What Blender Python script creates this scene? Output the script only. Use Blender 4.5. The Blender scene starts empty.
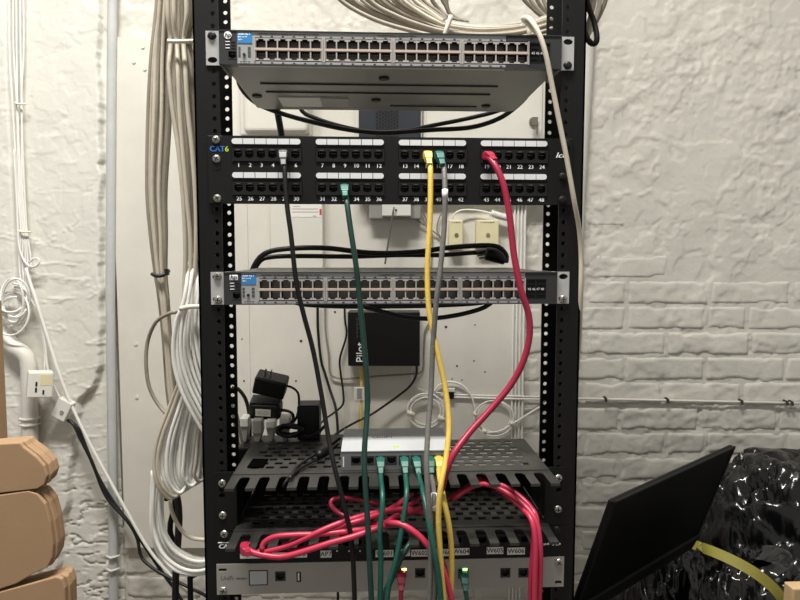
import bpy, math, random
import numpy as np
from mathutils import Vector, Matrix

random.seed(7)
SC = bpy.context.scene
COL = SC.collection

# ------------------------------------------------------------------ camera, world, light
U = 0.04445                      # one rack unit
Z0 = 1.62                        # top of the upper switch above the floor
FPX = 640.0
CAM = Vector((-0.0301, -0.8624, Z0 - 0.2846))
YAW, PITCH, ROLL = 0.0469, -0.0752, 0.0008
_f = Vector((math.sin(YAW) * math.cos(PITCH), math.cos(YAW) * math.cos(PITCH), math.sin(PITCH)))
_r = Vector((math.cos(YAW), -math.sin(YAW), 0))
_u = _r.cross(_f)
CR = _r * math.cos(ROLL) + _u * math.sin(ROLL)
CU = -_r * math.sin(ROLL) + _u * math.cos(ROLL)
CF = _f
cd = bpy.data.cameras.new('camera')
cd.sensor_fit = 'HORIZONTAL'
cd.sensor_width = 36
cd.lens = FPX / 800 * 36
cd.clip_start = 0.02
cam = bpy.data.objects.new('camera', cd)
COL.objects.link(cam)
cam.matrix_world = Matrix(((CR.x, CU.x, -CF.x, CAM.x), (CR.y, CU.y, -CF.y, CAM.y), (CR.z, CU.z, -CF.z, CAM.z), (0, 0, 0, 1)))
SC.camera = cam

w = bpy.data.worlds.new('world')
SC.world = w
w.use_nodes = True
w.node_tree.nodes['Background'].inputs[0].default_value = (1.0, 0.975, 0.93, 1)
w.node_tree.nodes['Background'].inputs[1].default_value = 0.245

LAMP = (-0.30, -0.45, 3.12)
la = bpy.data.lights.new('ceiling_lamp_light', 'AREA')
la.shape = 'RECTANGLE'
la.size, la.size_y = 1.15, 0.22
la.energy = 64
la.color = (1.0, 0.978, 0.925)
lo = bpy.data.objects.new('ceiling_lamp_light', la)
COL.objects.link(lo)
lo.location = (LAMP[0], LAMP[1], LAMP[2] - 0.012)

SC.view_settings.view_transform = 'Standard'
SC.view_settings.look = 'None'
SC.view_settings.gamma = 1.0
SC.view_settings.use_curve_mapping = False
SC.view_settings.exposure = 0.52


# ------------------------------------------------------------------ pixel helpers (a pixel gives a direction only)
def ray(px, py):
    return CF + CR * ((px - 400) / FPX) + CU * ((300 - py) / FPX)


def pp(px, py, y=0.0):            # on the plane y of the rack
    d = ray(px, py)
    return CAM + d * ((y - CAM.y) / d.y)


def ph(px, py, z):                # on a level plane
    d = ray(px, py)
    return CAM + d * ((z - CAM.z) / d.z)


WA = 0.055                        # the wall is turned a little against the rack
WX = Vector((math.cos(WA), -math.sin(WA), 0))
WY = Vector((math.sin(WA), math.cos(WA), 0))
WO = CAM + WY * 1.62
WO.z = 0
MW = Matrix(((WX.x, WY.x, 0, WO.x), (WX.y, WY.y, 0, WO.y), (0, 0, 1, 0), (0, 0, 0, 1)))
MWI = MW.inverted()


def wl(px, py, off=0.0):          # on the wall, off metres in front of it: wall coordinates
    c = MWI @ CAM
    d = MWI.to_3x3() @ ray(px, py)
    return c + d * ((-off - c.y) / d.y)


def wp(px, py, off=0.0):
    return MW @ wl(px, py, off)


# ------------------------------------------------------------------ materials
def lin(c):
    return tuple((v / 12.92 if v <= 0.04045 else ((v + 0.055) / 1.055) ** 2.4) for v in (x / 255 for x in c))


MATS = {}


def mat(name, rgb, rough=0.5, metal=0.0, var=0.0, vscale=20.0, bump=0.0, bscale=200.0, emit=0.0, spec=0.5, coat=0.0, rgb2=None):
    m = bpy.data.materials.new(name)
    m.use_nodes = True
    nt = m.node_tree
    b = nt.nodes['Principled BSDF']
    c = lin(rgb)
    b.inputs['Base Color'].default_value = (*c, 1)
    b.inputs['Roughness'].default_value = rough
    b.inputs['Metallic'].default_value = metal
    b.inputs['Specular IOR Level'].default_value = spec
    b.inputs['Coat Weight'].default_value = coat
    if emit:
        b.inputs['Emission Color'].default_value = (*c, 1)
        b.inputs['Emission Strength'].default_value = emit
    if var or bump:
        tc = nt.nodes.new('ShaderNodeTexCoord')
    if var:
        n = nt.nodes.new('ShaderNodeTexNoise')
        n.inputs['Scale'].default_value = vscale
        n.inputs['Detail'].default_value = 6
        n.inputs['Roughness'].default_value = 0.65
        nt.links.new(tc.outputs['Object'], n.inputs['Vector'])
        r = nt.nodes.new('ShaderNodeValToRGB')
        r.color_ramp.elements[0].position = 0.32
        r.color_ramp.elements[1].position = 0.68
        c2 = lin(rgb2) if rgb2 else tuple(v * (1 - var) for v in c)
        r.color_ramp.elements[0].color = (*c2, 1)
        r.color_ramp.elements[1].color = (*c, 1)
        nt.links.new(n.outputs['Fac'], r.inputs['Fac'])
        nt.links.new(r.outputs['Color'], b.inputs['Base Color'])
    if bump:
        n = nt.nodes.new('ShaderNodeTexNoise')
        n.inputs['Scale'].default_value = bscale
        n.inputs['Detail'].default_value = 5
        nt.links.new(tc.outputs['Object'], n.inputs['Vector'])
        bp = nt.nodes.new('ShaderNodeBump')
        bp.inputs['Strength'].default_value = 1.0
        bp.inputs['Distance'].default_value = bump
        nt.links.new(n.outputs['Fac'], bp.inputs['Height'])
        nt.links.new(bp.outputs['Normal'], b.inputs['Normal'])
    MATS[name] = m
    return m


mat('paint_wall', (218, 214, 204), 0.55, var=0.10, vscale=9, bump=0.0013, bscale=60)
mat('paint_plaster', (224, 222, 213), 0.5, var=0.06, vscale=7, bump=0.0012, bscale=50)
mat('paint_board', (226, 222, 212), 0.45, var=0.14, vscale=4, bump=0.0002, bscale=40)
mat('paint_pipe', (200, 202, 200), 0.4, var=0.12, vscale=12, bump=0.0003, bscale=60)
mat('paint_white_pipe', (222, 219, 210), 0.45, var=0.06, vscale=12, bump=0.0008, bscale=80)
mat('concrete', (120, 116, 108), 0.85, var=0.25, vscale=6, bump=0.001, bscale=60)
mat('ceiling_paint', (225, 222, 214), 0.8, var=0.04)
mat('rack_black', (15, 15, 15), 0.5, var=0.15, vscale=15, spec=0.3)
mat('panel_black', (12, 12, 12), 0.55, var=0.1, vscale=30, spec=0.3)
mat('jack_black', (24, 24, 25), 0.45, spec=0.35)
mat('hole_black', (6, 6, 6), 0.7)
mat('face_silver', (172, 172, 172), 0.42, 0.3, var=0.06, vscale=30)
mat('face_graphite', (52, 53, 54), 0.45, 0.2)
mat('chassis_grey', (118, 116, 112), 0.42, 0.45, var=0.12, vscale=8)
mat('ear_steel', (196, 196, 194), 0.38, 0.35, var=0.12, vscale=25)
mat('screw_steel', (190, 186, 178), 0.28, 0.9)
mat('shield', (196, 190, 184), 0.38, 0.35)
mat('strip_copper', (214, 190, 174), 0.4, 0.3)
mat('label_white', (222, 223, 224), 0.5)
mat('paper', (235, 233, 226), 0.7)
mat('ink_white', (240, 240, 240), 0.6)
mat('ink_grey', (70, 70, 72), 0.6)
mat('ink_black', (22, 22, 22), 0.6)
mat('ink_blue', (40, 110, 190), 0.6)
mat('ink_lime', (170, 205, 40), 0.6)
mat('ink_red', (200, 60, 60), 0.6)
mat('label_blue', (44, 128, 190), 0.45)
mat('gateway_silver', (168, 164, 158), 0.38, 0.3, var=0.05, vscale=20)
mat('device_silver', (186, 188, 190), 0.6, 0.1)
mat('device_front', (120, 122, 124), 0.42, 0.25)
mat('shelf_black', (62, 61, 58), 0.42, 0.2, var=0.3, vscale=14, bump=0.0002, bscale=300)
mat('plastic_black', (15, 15, 15), 0.45, var=0.2, vscale=25, spec=0.35)
mat('cord_black', (18, 18, 18), 0.45)
mat('cord_charcoal', (22, 21, 20), 0.55, spec=0.25, bump=0.0004, bscale=400)
mat('cord_green', (26, 88, 76), 0.38, var=0.25, vscale=120, bump=0.0005, bscale=350)
mat('cord_green_dark', (22, 60, 52), 0.42, var=0.25, vscale=120, bump=0.0005, bscale=350)
mat('cord_yellow', (230, 196, 92), 0.4, var=0.12, vscale=120, bump=0.0005, bscale=350)
mat('cord_grey', (112, 110, 106), 0.45, var=0.25, vscale=150, bump=0.0005, bscale=350)
mat('cord_red', (186, 48, 76), 0.38, var=0.1, vscale=60)
mat('cord_crimson', (156, 32, 62), 0.38, var=0.1, vscale=60)
mat('cord_beige', (200, 191, 174), 0.48, var=0.15, vscale=60)
mat('cord_taupe', (152, 143, 129), 0.5, var=0.18, vscale=60)
mat('cord_white', (238, 236, 230), 0.42, var=0.06, vscale=40)
mat('cord_ivory', (205, 196, 178), 0.45, var=0.06, vscale=40)
mat('plug_clear', (84, 86, 84), 0.25, 0.0)
mat('plug_green', (34, 96, 84), 0.4)
mat('plug_yellow', (222, 190, 86), 0.4)
mat('plug_red', (160, 36, 62), 0.4)
mat('ivory_plastic', (226, 216, 176), 0.45, var=0.03)
mat('white_plastic', (226, 224, 216), 0.4)
mat('enclosure_white', (224, 221, 211), 0.42, var=0.04, vscale=6)
mat('navy_plastic', (44, 48, 56), 0.45)
mat('grey_plastic', (150, 148, 142), 0.45)
mat('cardboard', (168, 136, 104), 0.75, var=0.08, vscale=10, bump=0.0002, bscale=120)
mat('cardboard_edge', (138, 108, 80), 0.85, var=0.3, vscale=80)
mat('bag_black', (14, 14, 15), 0.22, coat=0.3, bump=0.0015, bscale=40)
mat('screen_black', (9, 9, 9), 0.5, spec=0.12)
mat('bezel_black', (20, 20, 20), 0.5, spec=0.2)
mat('strap_olive', (126, 120, 48), 0.6, var=0.15, vscale=60)
mat('wood', (190, 160, 120), 0.7, var=0.2, vscale=30)
mat('tie_white', (235, 230, 210), 0.4)
mat('led_amber', (255, 225, 120), 0.4, emit=6.0)
mat('led_green', (150, 255, 120), 0.4, emit=4.0)
mat('lamp_diffuser', (255, 250, 238), 0.5, emit=3.0)
mat('lamp_white', (230, 230, 228), 0.4)
mat('brass_key', (170, 165, 150), 0.3, 0.9)
mat('nail_dark', (60, 52, 44), 0.7)
mat('stain_grey', (176, 170, 160), 0.7)


# ------------------------------------------------------------------ mesh builder
class MB:
    def __init__(s):
        s.v, s.f, s.m = [], [], []

    def quad(s, a, b, c, d, mi=0):
        n = len(s.v)
        s.v += [a, b, c, d]
        s.f.append((n, n + 1, n + 2, n + 3))
        s.m.append(mi)

    def box(s, x0, x1, y0, y1, z0, z1, mi=0):
        n = len(s.v)
        s.v += [(x0, y0, z0), (x1, y0, z0), (x1, y1, z0), (x0, y1, z0), (x0, y0, z1), (x1, y0, z1), (x1, y1, z1), (x0, y1, z1)]
        for q in ((0, 3, 2, 1), (4, 5, 6, 7), (0, 1, 5, 4), (1, 2, 6, 5), (2, 3, 7, 6), (3, 0, 4, 7)):
            s.f.append(tuple(n + i for i in q))
            s.m.append(mi)
        return s

    def prism(s, out, a0, a1, axis='y', mi=0):
        # outline of (p, q) pairs, extruded along axis
        n = len(s.v)
        k = len(out)

        def P(p, q, a):
            return {'y': (p, a, q), 'z': (p, q, a), 'x': (a, p, q)}[axis]
        s.v += [P(p, q, a0) for p, q in out] + [P(p, q, a1) for p, q in out]
        s.f.append(tuple(n + i for i in range(k)))
        s.f.append(tuple(n + k + i for i in reversed(range(k))))
        s.m += [mi, mi]
        for i in range(k):
            j = (i + 1) % k
            s.f.append((n + i, n + k + i, n + k + j, n + j))
            s.m.append(mi)
        return s

    def tube(s, pts, r, n=8, mi=0, cap=True, flat=1.0, turn=0.0):
        pts = [Vector(p) for p in pts]
        t0 = (pts[1] - pts[0]).normalized()
        up = Vector((0, 0, 1)) if abs(t0.z) < 0.9 else Vector((1, 0, 0))
        a = t0.cross(up).normalized()
        base = len(s.v)
        L = len(pts)
        for i, p in enumerate(pts):
            t = (pts[min(i + 1, L - 1)] - pts[max(i - 1, 0)])
            if t.length < 1e-9:
                t = t0
            t.normalize()
            a = (a - t * a.dot(t)).normalized()
            b = t.cross(a)
            rr = r[i] if isinstance(r, (list, tuple)) else r
            for k in range(n):
                g = 2 * math.pi * k / n + turn
                s.v.append(tuple(p + a * (rr * math.cos(g)) + b * (rr * flat * math.sin(g))))
        for i in range(L - 1):
            for k in range(n):
                k2 = (k + 1) % n
                s.f.append((base + i * n + k, base + i * n + k2, base + (i + 1) * n + k2, base + (i + 1) * n + k))
                s.m.append(mi)
        if cap:
            s.f.append(tuple(base + k for k in reversed(range(n))))
            s.f.append(tuple(base + (L - 1) * n + k for k in range(n)))
            s.m += [mi, mi]
        return s

    def plate(s, u0, u1, v0, v1, holes, a0, a1, axis='y', mi=0):
        """Plate in (u, v), thick from a0 (front) to a1, with rectangular openings (ua, ub, va, vb)."""
        us = sorted(set([u0, u1] + [h for r in holes for h in r[:2]]))
        vs = sorted(set([v0, v1] + [h for r in holes for h in r[2:]]))
        us = [u for u in us if u0 - 1e-9 <= u <= u1 + 1e-9]
        vs = [v for v in vs if v0 - 1e-9 <= v <= v1 + 1e-9]

        def P(p, q, a):
            return {'y': (p, a, q), 'z': (p, q, a), 'x': (a, p, q)}[axis]
        nu, nv = len(us) - 1, len(vs) - 1
        full = [[not any(r[0] < (us[i] + us[i + 1]) / 2 < r[1] and r[2] < (vs[j] + vs[j + 1]) / 2 < r[3] for r in holes) for j in range(nv)] for i in range(nu)]
        idx = {}

        def V(i, j, k):
            if (i, j, k) not in idx:
                idx[(i, j, k)] = len(s.v)
                s.v.append(P(us[i], vs[j], (a0, a1)[k]))
            return idx[(i, j, k)]
        for i in range(nu):
            for j in range(nv):
                if not full[i][j]:
                    continue
                s.f.append((V(i, j, 0), V(i + 1, j, 0), V(i + 1, j + 1, 0), V(i, j + 1, 0)))
                s.f.append((V(i, j, 1), V(i, j + 1, 1), V(i + 1, j + 1, 1), V(i + 1, j, 1)))
                s.m += [mi, mi]
                for di, dj, e in ((-1, 0, ((i, j), (i, j + 1))), (1, 0, ((i + 1, j + 1), (i + 1, j))), (0, -1, ((i + 1, j), (i, j))), (0, 1, ((i, j + 1), (i + 1, j + 1)))):
                    ii, jj = i + di, j + dj
                    if not (0 <= ii < nu and 0 <= jj < nv and full[ii][jj]):
                        (p, q), (p2, q2) = e
                        s.f.append((V(p, q, 0), V(p2, q2, 0), V(p2, q2, 1), V(p, q, 1)))
                        s.m.append(mi)
        return s

    def strip_holes(s, u0, u1, cu, zs, z0, z1, ru, rz, a0, a1, axis='y', n=8, mi=0):
        """Strip from u0 to u1 and z0 to z1 with a column of round (oval) holes at cu, zs."""
        def P(p, q, a):
            return {'y': (p, a, q), 'x': (a, p, q)}[axis]
        zs = sorted(zs)
        prev = z0
        h = max(rz * 1.2, 0.001)

        def rect(za, zb):
            if zb - za < 1e-6:
                return
            for a, fl in ((a0, 0), (a1, 1)):
                q = [P(u0, za, a), P(u1, za, a), P(u1, zb, a), P(u0, zb, a)]
                s.quad(*(q if not fl else q[::-1]), mi=mi)
        for zc in zs:
            rect(prev, zc - h)
            outer, inner = [], []
            for k in range(n):
                g = 2 * math.pi * k / n
                c, d = math.cos(g), math.sin(g)
                inner.append((cu + ru * c, zc + rz * d))
                t = 1 / max(abs(c), abs(d))
                uu = (u1 - cu) if c > 0 else (cu - u0)
                outer.append((cu + uu * c * t, zc + h * d * t))
            for k in range(n):
                k2 = (k + 1) % n
                for a, fl in ((a0, 0), (a1, 1)):
                    q = [P(*inner[k], a), P(*outer[k], a), P(*outer[k2], a), P(*inner[k2], a)]
                    s.quad(*(q if not fl else q[::-1]), mi=mi)
                s.quad(P(*inner[k], a0), P(*inner[k2], a0), P(*inner[k2], a1), P(*inner[k], a1), mi=mi)
            prev = zc + h
        rect(prev, z1)
        for ua in (u0, u1):
            s.quad(P(ua, z0, a0), P(ua, z1, a0), P(ua, z1, a1), P(ua, z0, a1), mi=mi)
        for za in (z0, z1):
            s.quad(P(u0, za, a0), P(u1, za, a0), P(u1, za, a1), P(u0, za, a1), mi=mi)
        return s

    def mesh(s, name, mats, smooth=False):
        me = bpy.data.meshes.new(name)
        me.from_pydata([tuple(v) for v in s.v], [], s.f)
        for m in (mats if isinstance(mats, (list, tuple)) else [mats]):
            me.materials.append(MATS[m])
        if any(s.m):
            me.polygons.foreach_set('material_index', s.m)
        if smooth:
            me.polygons.foreach_set('use_smooth', [True] * len(me.polygons))
        me.update()
        return me

    def build(s, name, mats, parent=None, smooth=False, bevel=0.0, seg=2):
        o = put(name, s.mesh(name, mats, smooth), parent)
        if bevel:
            b = o.modifiers.new('soft_edge', 'BEVEL')
            b.width = bevel
            b.segments = seg
            b.limit_method = 'ANGLE'
        return o


def put(name, me, parent=None, loc=None, rot=None):
    o = bpy.data.objects.new(name, me)
    COL.objects.link(o)
    if parent is not None:
        o.parent = parent
    if loc is not None:
        o.location = loc
    if rot is not None:
        o.rotation_euler = rot
    return o


def tag(o, label, cat, group=None, kind=None):
    o['label'] = label
    if cat:
        o['category'] = cat
    if group:
        o['group'] = group
    if kind:
        o['kind'] = kind
    return o


def thing(name, label, cat, loc=(0, 0, 0), rot=(0, 0, 0), group=None):
    o = bpy.data.objects.new(name, None)
    COL.objects.link(o)
    o.empty_display_size = 0.02
    o.location = loc
    o.rotation_euler = rot
    return tag(o, label, cat, group)


def wall_thing(name, label, cat, group=None):
    o = thing(name, label, cat, group=group)
    o.matrix_world = MW
    return o


def smoothpath(P, step=0.008):
    P = [Vector(p) for p in P]
    if len(P) == 2:
        P = [P[0], (P[0] + P[1]) / 2, P[1]]
    Q = [P[0] * 2 - P[1]] + P + [P[-1] * 2 - P[-2]]
    out = []
    for i in range(1, len(Q) - 2):
        a, b, c, d = Q[i - 1], Q[i], Q[i + 1], Q[i + 2]
        n = max(3, min(24, int((c - b).length / step)))
        for k in range(n):
            t = k / n
            out.append(0.5 * ((2 * b) + (c - a) * t + (2 * a - 5 * b + 4 * c - d) * t * t + (3 * b - a - 3 * c + d) * t ** 3))
    out.append(P[-1])
    return out


def run_on(path):
    top, low = 1.705, 0.835
    for end in (0, -1):
        p = Vector(path[end])
        goal = 3.245 if p.z > top else 0.006 if p.z < low else None
        if goal is None:
            continue
        more = [Vector((p.x, p.y, p.z + (goal - p.z) * k / 6)) for k in range(1, 7)]
        path = (more[::-1] + path) if end == 0 else (path + more)
    return path


def cable(name, label, cat, pts, r, m, group=None, n=8, parent=None, step=0.008):
    """pts are world points; a run that leaves the picture goes on up to the ceiling or down to the floor."""
    o = MB().tube(run_on(smoothpath(pts, step)), r, n).build(name, m, parent, smooth=True)
    if parent is None:
        tag(o, label, cat, group)
    return o


def pts3(L, y=None):
    return [pp(q[0], q[1], q[2] if len(q) > 2 else y) for q in L]


def wpts(L, off=0.006):
    return [wp(q[0], q[1], q[2] if len(q) > 2 else off) for q in L]


# ------------------------------------------------------------------ lettering
TEXT = {}


def prepare_text(strings):
    obs = []
    for t in strings:
        c = bpy.data.curves.new('lettering', 'FONT')
        c.body = t
        c.size = 1
        c.resolution_u = 2
        c.align_x = 'CENTER'
        c.align_y = 'CENTER'
        o = bpy.data.objects.new('lettering', c)
        COL.objects.link(o)
        obs.append((t, o))
    dg = bpy.context.evaluated_depsgraph_get()
    dg.update()
    for t, o in obs:
        me = bpy.data.meshes.new_from_object(o.evaluated_get(dg))
        n = len(me.vertices)
        co = np.empty(n * 3, 'f')
        me.vertices.foreach_get('co', co)
        TEXT[t] = (co.reshape(-1, 3).copy(), [tuple(p.vertices) for p in me.polygons])
        bpy.data.meshes.remove(me)
    for t, o in obs:
        c = o.data
        bpy.data.objects.remove(o)
        bpy.data.curves.remove(c)


def text(t, size, x, y, z, m, parent, name='lettering', rot=0.0, sx=1.0, shear=0.0, flat_z=False, bold=0.0):
    """Flat printed lettering facing -y (or up when flat_z)."""
    co, fs = TEXT[t]
    me = bpy.data.meshes.new(name)
    c, s_ = math.cos(rot), math.sin(rot)
    vs = []
    for a in co:
        u, v = (a[0] + shear * a[1]) * size * sx, a[1] * size
        u, v = u * c - v * s_, u * s_ + v * c
        vs.append((x + u, y + v, z) if flat_z else (x + u, y, z + v))
    if bold:
        n = len(vs)
        vs2 = [(p[0] + bold, p[1] - 0.00003, p[2]) for p in vs]
        vs, fs = vs + vs2, fs + [tuple(i + n for i in f) for f in fs]
    me.from_pydata(vs, [], fs)
    me.materials.append(MATS[m])
    return put(name, me, parent)


def fine_print(w_, h_, x, y, z, m, parent, name='print', rot=0.0, seed=1):
    """A line of print too small to read: a row of uneven strokes."""
    rr_ = random.Random(seed)
    mb = MB()
    u = -w_ / 2
    c, s_ = math.cos(rot), math.sin(rot)
    while u < w_ / 2 - h_ * .3:
        L = min(h_ * rr_.uniform(.25, .6), w_ / 2 - u)
        a_, b_ = -h_ / 2 * rr_.choice([1, .6, .6]), h_ / 2 * rr_.choice([1, .6, .6])
        mb.quad(*[(x + p * c - q * s_, y, z + p * s_ + q * c) for p, q in ((u, a_), (u + L, a_), (u + L, b_), (u, b_))])
        u += L + h_ * (rr_.uniform(.12, .25) if rr_.random() < .8 else .6)
    return mb.build(name, m, parent)


prepare_text([str(i) for i in range(1, 49)] + ['CAT', '6', 'Icc', 'Pilot', 'hp', 'UniFi', 'AP6', 'AP7', 'XP',
             'W601', 'W602', 'W603', 'W604', 'W605', 'W606', '45 46 47 48'])


# ------------------------------------------------------------------ noise
def vnoise(x, z, f, seed):
    rs = np.random.RandomState(seed)
    T = rs.rand(256, 256)
    X, Z = x * f + 1000.3, z * f + 1000.7
    xi, zi = np.floor(X).astype(int), np.floor(Z).astype(int)
    fx, fz = X - xi, Z - zi
    fx, fz = fx * fx * (3 - 2 * fx), fz * fz * (3 - 2 * fz)
    g = lambda a, b: T[a % 256, b % 256]
    return (g(xi, zi) * (1 - fx) + g(xi + 1, zi) * fx) * (1 - fz) + (g(xi, zi + 1) * (1 - fx) + g(xi + 1, zi + 1) * fx) * fz


def fbm(x, z, f, seed, o=4):
    t, a, n = 0, 0.5, 0
    for i in range(o):
        t = t + a * vnoise(x, z, f * 2 ** i, seed + i)
        n += a
        a *= 0.5
    return t / n


def sstep(a, b, v):
    t = np.clip((v - a) / (b - a), 0, 1)
    return t * t * (3 - 2 * t)


def relief(x, z):
    """Thick old paint: soft waves, flaking plateaus and thin ridges, metres."""
    wx, wz = x + 0.03 * (fbm(x, z, 12, 401, 3) - .5), z + 0.03 * (fbm(x, z, 12, 402, 3) - .5)
    rough = sstep(0.44, 0.60, fbm(x, z, 4.0, 301, 3))
    a = (fbm(x, z, 9, 3, 3) - 0.5) * 0.0050
    a = a + 0.0016 * sstep(0.495, 0.505, fbm(wx, wz, 8, 21, 4)) + 0.0013 * sstep(0.585, 0.595, fbm(wx, wz, 13, 55, 4)) - 0.0014 * sstep(0.62, 0.63, fbm(wx, wz, 16, 155, 3))
    rdg = np.abs(fbm(wx, wz * 1.6, 10, 77, 3) - 0.5)
    a = a + 0.0018 * np.exp(-(rdg / 0.007) ** 2) * (0.3 + 0.7 * rough)
    crk = np.abs(fbm(wx * 1.0, wz * 1.3, 7, 277, 4) - 0.47)
    a = a - 0.0020 * np.exp(-(crk / 0.004) ** 2)
    a = a + (fbm(x, z, 75, 9, 2) - 0.5) * (0.0007 + 0.0026 * rough)
    return a


def grid_mesh(name, xs, zs, H, m, parent, mask=None):
    """Height field in wall coordinates, H metres in front of the wall."""
    X, Zg = np.meshgrid(xs, zs, indexing='ij')
    nx, nz = X.shape
    co = np.stack([X, -H, Zg], -1).reshape(-1, 3).astype('f')
    i = np.arange(nx - 1)[:, None] * nz + np.arange(nz - 1)[None, :]
    q = np.stack([i, i + nz, i + nz + 1, i + 1], -1).reshape(-1, 4)
    if mask is not None:
        q = q[mask[:-1, :-1].reshape(-1)]
    me = bpy.data.meshes.new(name)
    me.vertices.add(len(co))
    me.vertices.foreach_set('co', co.ravel())
    me.loops.add(q.size)
    me.loops.foreach_set('vertex_index', q.ravel().astype('i'))
    me.polygons.add(len(q))
    me.polygons.foreach_set('loop_start', np.arange(0, q.size, 4, dtype='i'))
    me.polygons.foreach_set('loop_total', np.full(len(q), 4, 'i'))
    me.update(calc_edges=True)
    me.polygons.foreach_set('use_smooth', [True] * len(q))
    me.materials.append(MATS[m])
    return put(name, me, parent)


# ================================================================== THE ROOM
wall = MB().box(-2.0, 2.0, 0.02, 0.22, 0, 3.25).build('wall_back', 'paint_wall')
wall.matrix_world = MW
tag(wall, 'thickly painted white brick and plaster wall behind the rack', 'wall', kind='structure')
fl = MB().box(-2.4, 2.4, -2.6, 1.2, -0.1, 0).build('floor', 'concrete')
tag(fl, 'grey concrete floor of the equipment room', 'floor', kind='structure')
ce = MB().box(-2.4, 2.4, -2.6, 1.2, 3.25, 3.35).build('ceiling', 'ceiling_paint')
tag(ce, 'flat white painted ceiling over the rack', 'ceiling', kind='structure')

BX0 = wl(117, 300, 0.02).x        # backboard, wall coordinates
BX1 = wl(525, 300, 0.02).x
BZ1 = wl(150, 37, 0.02).z
BZ0 = wl(150, 548, 0.02).z

# brick field: painted mortar skin and bricks of their own
XR1 = wl(1000, 300).x
ZT, ZB = wl(700, -45).z, wl(700, 690).z
JZ = wl(700, 253.5).z
PITCHB = 0.0650


def cover(z):                      # 1 where plaster was trowelled over the bricks, 0 where they show
    return sstep(wl(700, 400).z, wl(700, 140).z, np.asarray(z) * 1.0)


def mortar_h(x, z):
    return relief(x, z) * 1.15 - 0.0012 + 0.0018 * cover(z)


xs = np.arange(BX1 - 0.05, XR1, 0.0042)
zs = np.arange(ZB, ZT, 0.0042)
X, Zg = np.meshgrid(xs, zs, indexing='ij')
grid_mesh('mortar_skin', xs, zs, mortar_h(X, Zg), 'paint_wall', wall)
xs = np.arange(BX0 - 0.03, BX1 - 0.05 + 0.004, 0.0050)
for za, zb in ((ZB, BZ0 + 0.05), (BZ1 - 0.05, ZT)):
    zs = np.arange(za, zb, 0.0050)
    X, Zg = np.meshgrid(xs, zs, indexing='ij')
    grid_mesh('mortar_skin', xs, zs, mortar_h(X, Zg) if zb < 1 else relief(X, Zg) * 1.2 + 0.001, 'paint_wall', wall)


def brick(x0, x1, z0, z1):
    nx, nz = max(4, int((x1 - x0) / 0.0058)), 12
    xs, zs = np.linspace(x0, x1, nx), np.linspace(z0, z1, nz)
    X, Zg = np.meshgrid(xs, zs, indexing='ij')
    jr = random.uniform
    wob = (fbm(X, Zg, 26, 31, 4) - 0.5) * 0.030
    ed = np.minimum(np.minimum(X - x0, x1 - X) , np.minimum(Zg - z0, z1 - Zg)) + wob * 0.5
    e = sstep(0.0, 0.0065, ed)
    H = relief(X, Zg) * 1.15 + jr(-0.0010, 0.0008) + (X - (x0 + x1) / 2) * jr(-.006, .006) + (Zg - (z0 + z1) / 2) * jr(-.03, .02)
    H = H + (0.0016 - 0.0010 * float(cover((z0 + z1) / 2))) * e - 0.0065 * (1 - e)
    grid_mesh('brick', xs, zs, H, 'paint_wall', wall)


rb = random.Random(3)
z = JZ - 14 * PITCHB
row = 0
while z < ZT - 0.03:
    z0, z1 = z + 0.0012, z + PITCHB - 0.0012
    xl = BX1 - 0.045 if z1 > BZ0 + 0.02 else BX0 - 0.01
    x = xl - (0.105 if row % 2 else 0.0) - rb.uniform(0, 0.02)
    while x < XR1 - 0.02:
        L = rb.choice([0.205, 0.21, 0.2, 0.1, 0.205])
        a, b = max(x + 0.001, xl), min(x + L, XR1)
        hide = float(cover(z0 + 0.03))
        if b - a > 0.03 and rb.random() > hide * 0.85:
            brick(a, b, z0, z1)
        x += L + 0.002
    z += PITCHB
    row += 1

# thick plaster on the pilaster beside the board, broken away at its lower edge
XL0, XL1 = wl(-70, 300).x, wl(116.5, 300).x
xs = np.arange(XL0, XL1, 0.0034)
zs = np.arange(ZB, ZT, 0.0034)
X, Zg = np.meshgrid(xs, zs, indexing='ij')
ctl = [(-60, 102), (60, 103), (200, 103), (330, 104), (365, 103), (385, 96), (400, 82), (418, 79), (440, 77), (470, 74), (500, 70), (530, 66), (560, 63), (700, 60)]
cz = np.array([wl(c[1], c[0]).z for c in ctl])[::-1]
cx = np.array([wl(c[1], c[0]).x for c in ctl])[::-1]
edge = np.interp(Zg, cz, cx) + (fbm(X, Zg, 22, 41, 5) - 0.5) * 0.022
H = 0.020 * (1 - sstep(-0.003, 0.004, X - edge))
H = H + relief(X, Zg) * 0.55 + 0.002
low = 1 - sstep(wl(50, 420).z, wl(50, 330).z, Zg)
trow = np.abs(fbm(X * 0.35, Zg * 2.2, 10, 91, 4) - 0.5)
H = H + 0.0020 * np.exp(-(trow / 0.012) ** 2) * sstep(wl(50, 150).z, wl(50, 230).z, Zg * 1.0) * 0 + 0.0022 * np.exp(-(trow / 0.010) ** 2) * (1 - sstep(wl(50, 260).z, wl(50, 140).z, Zg))
crk = sstep(wl(60, 600).x, wl(75, 600).x, X) * (1 - sstep(wl(50, 500).z, wl(50, 450).z, Zg))
H = H - 0.007 * np.exp(-(np.abs(fbm(X * 0.8, Zg * 2.6, 16, 12, 3) - 0.5) / 0.02) ** 2) * crk
rec = sstep(wl(21, 300).x, wl(24, 300).x, X) * (1 - sstep(wl(27, 300).x, wl(30, 300).x, X))
H = H - 0.012 * rec * (Zg > wl(20, 330).z)
grid_mesh('plaster_coat', xs, zs, H, 'paint_plaster', wall)

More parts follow.
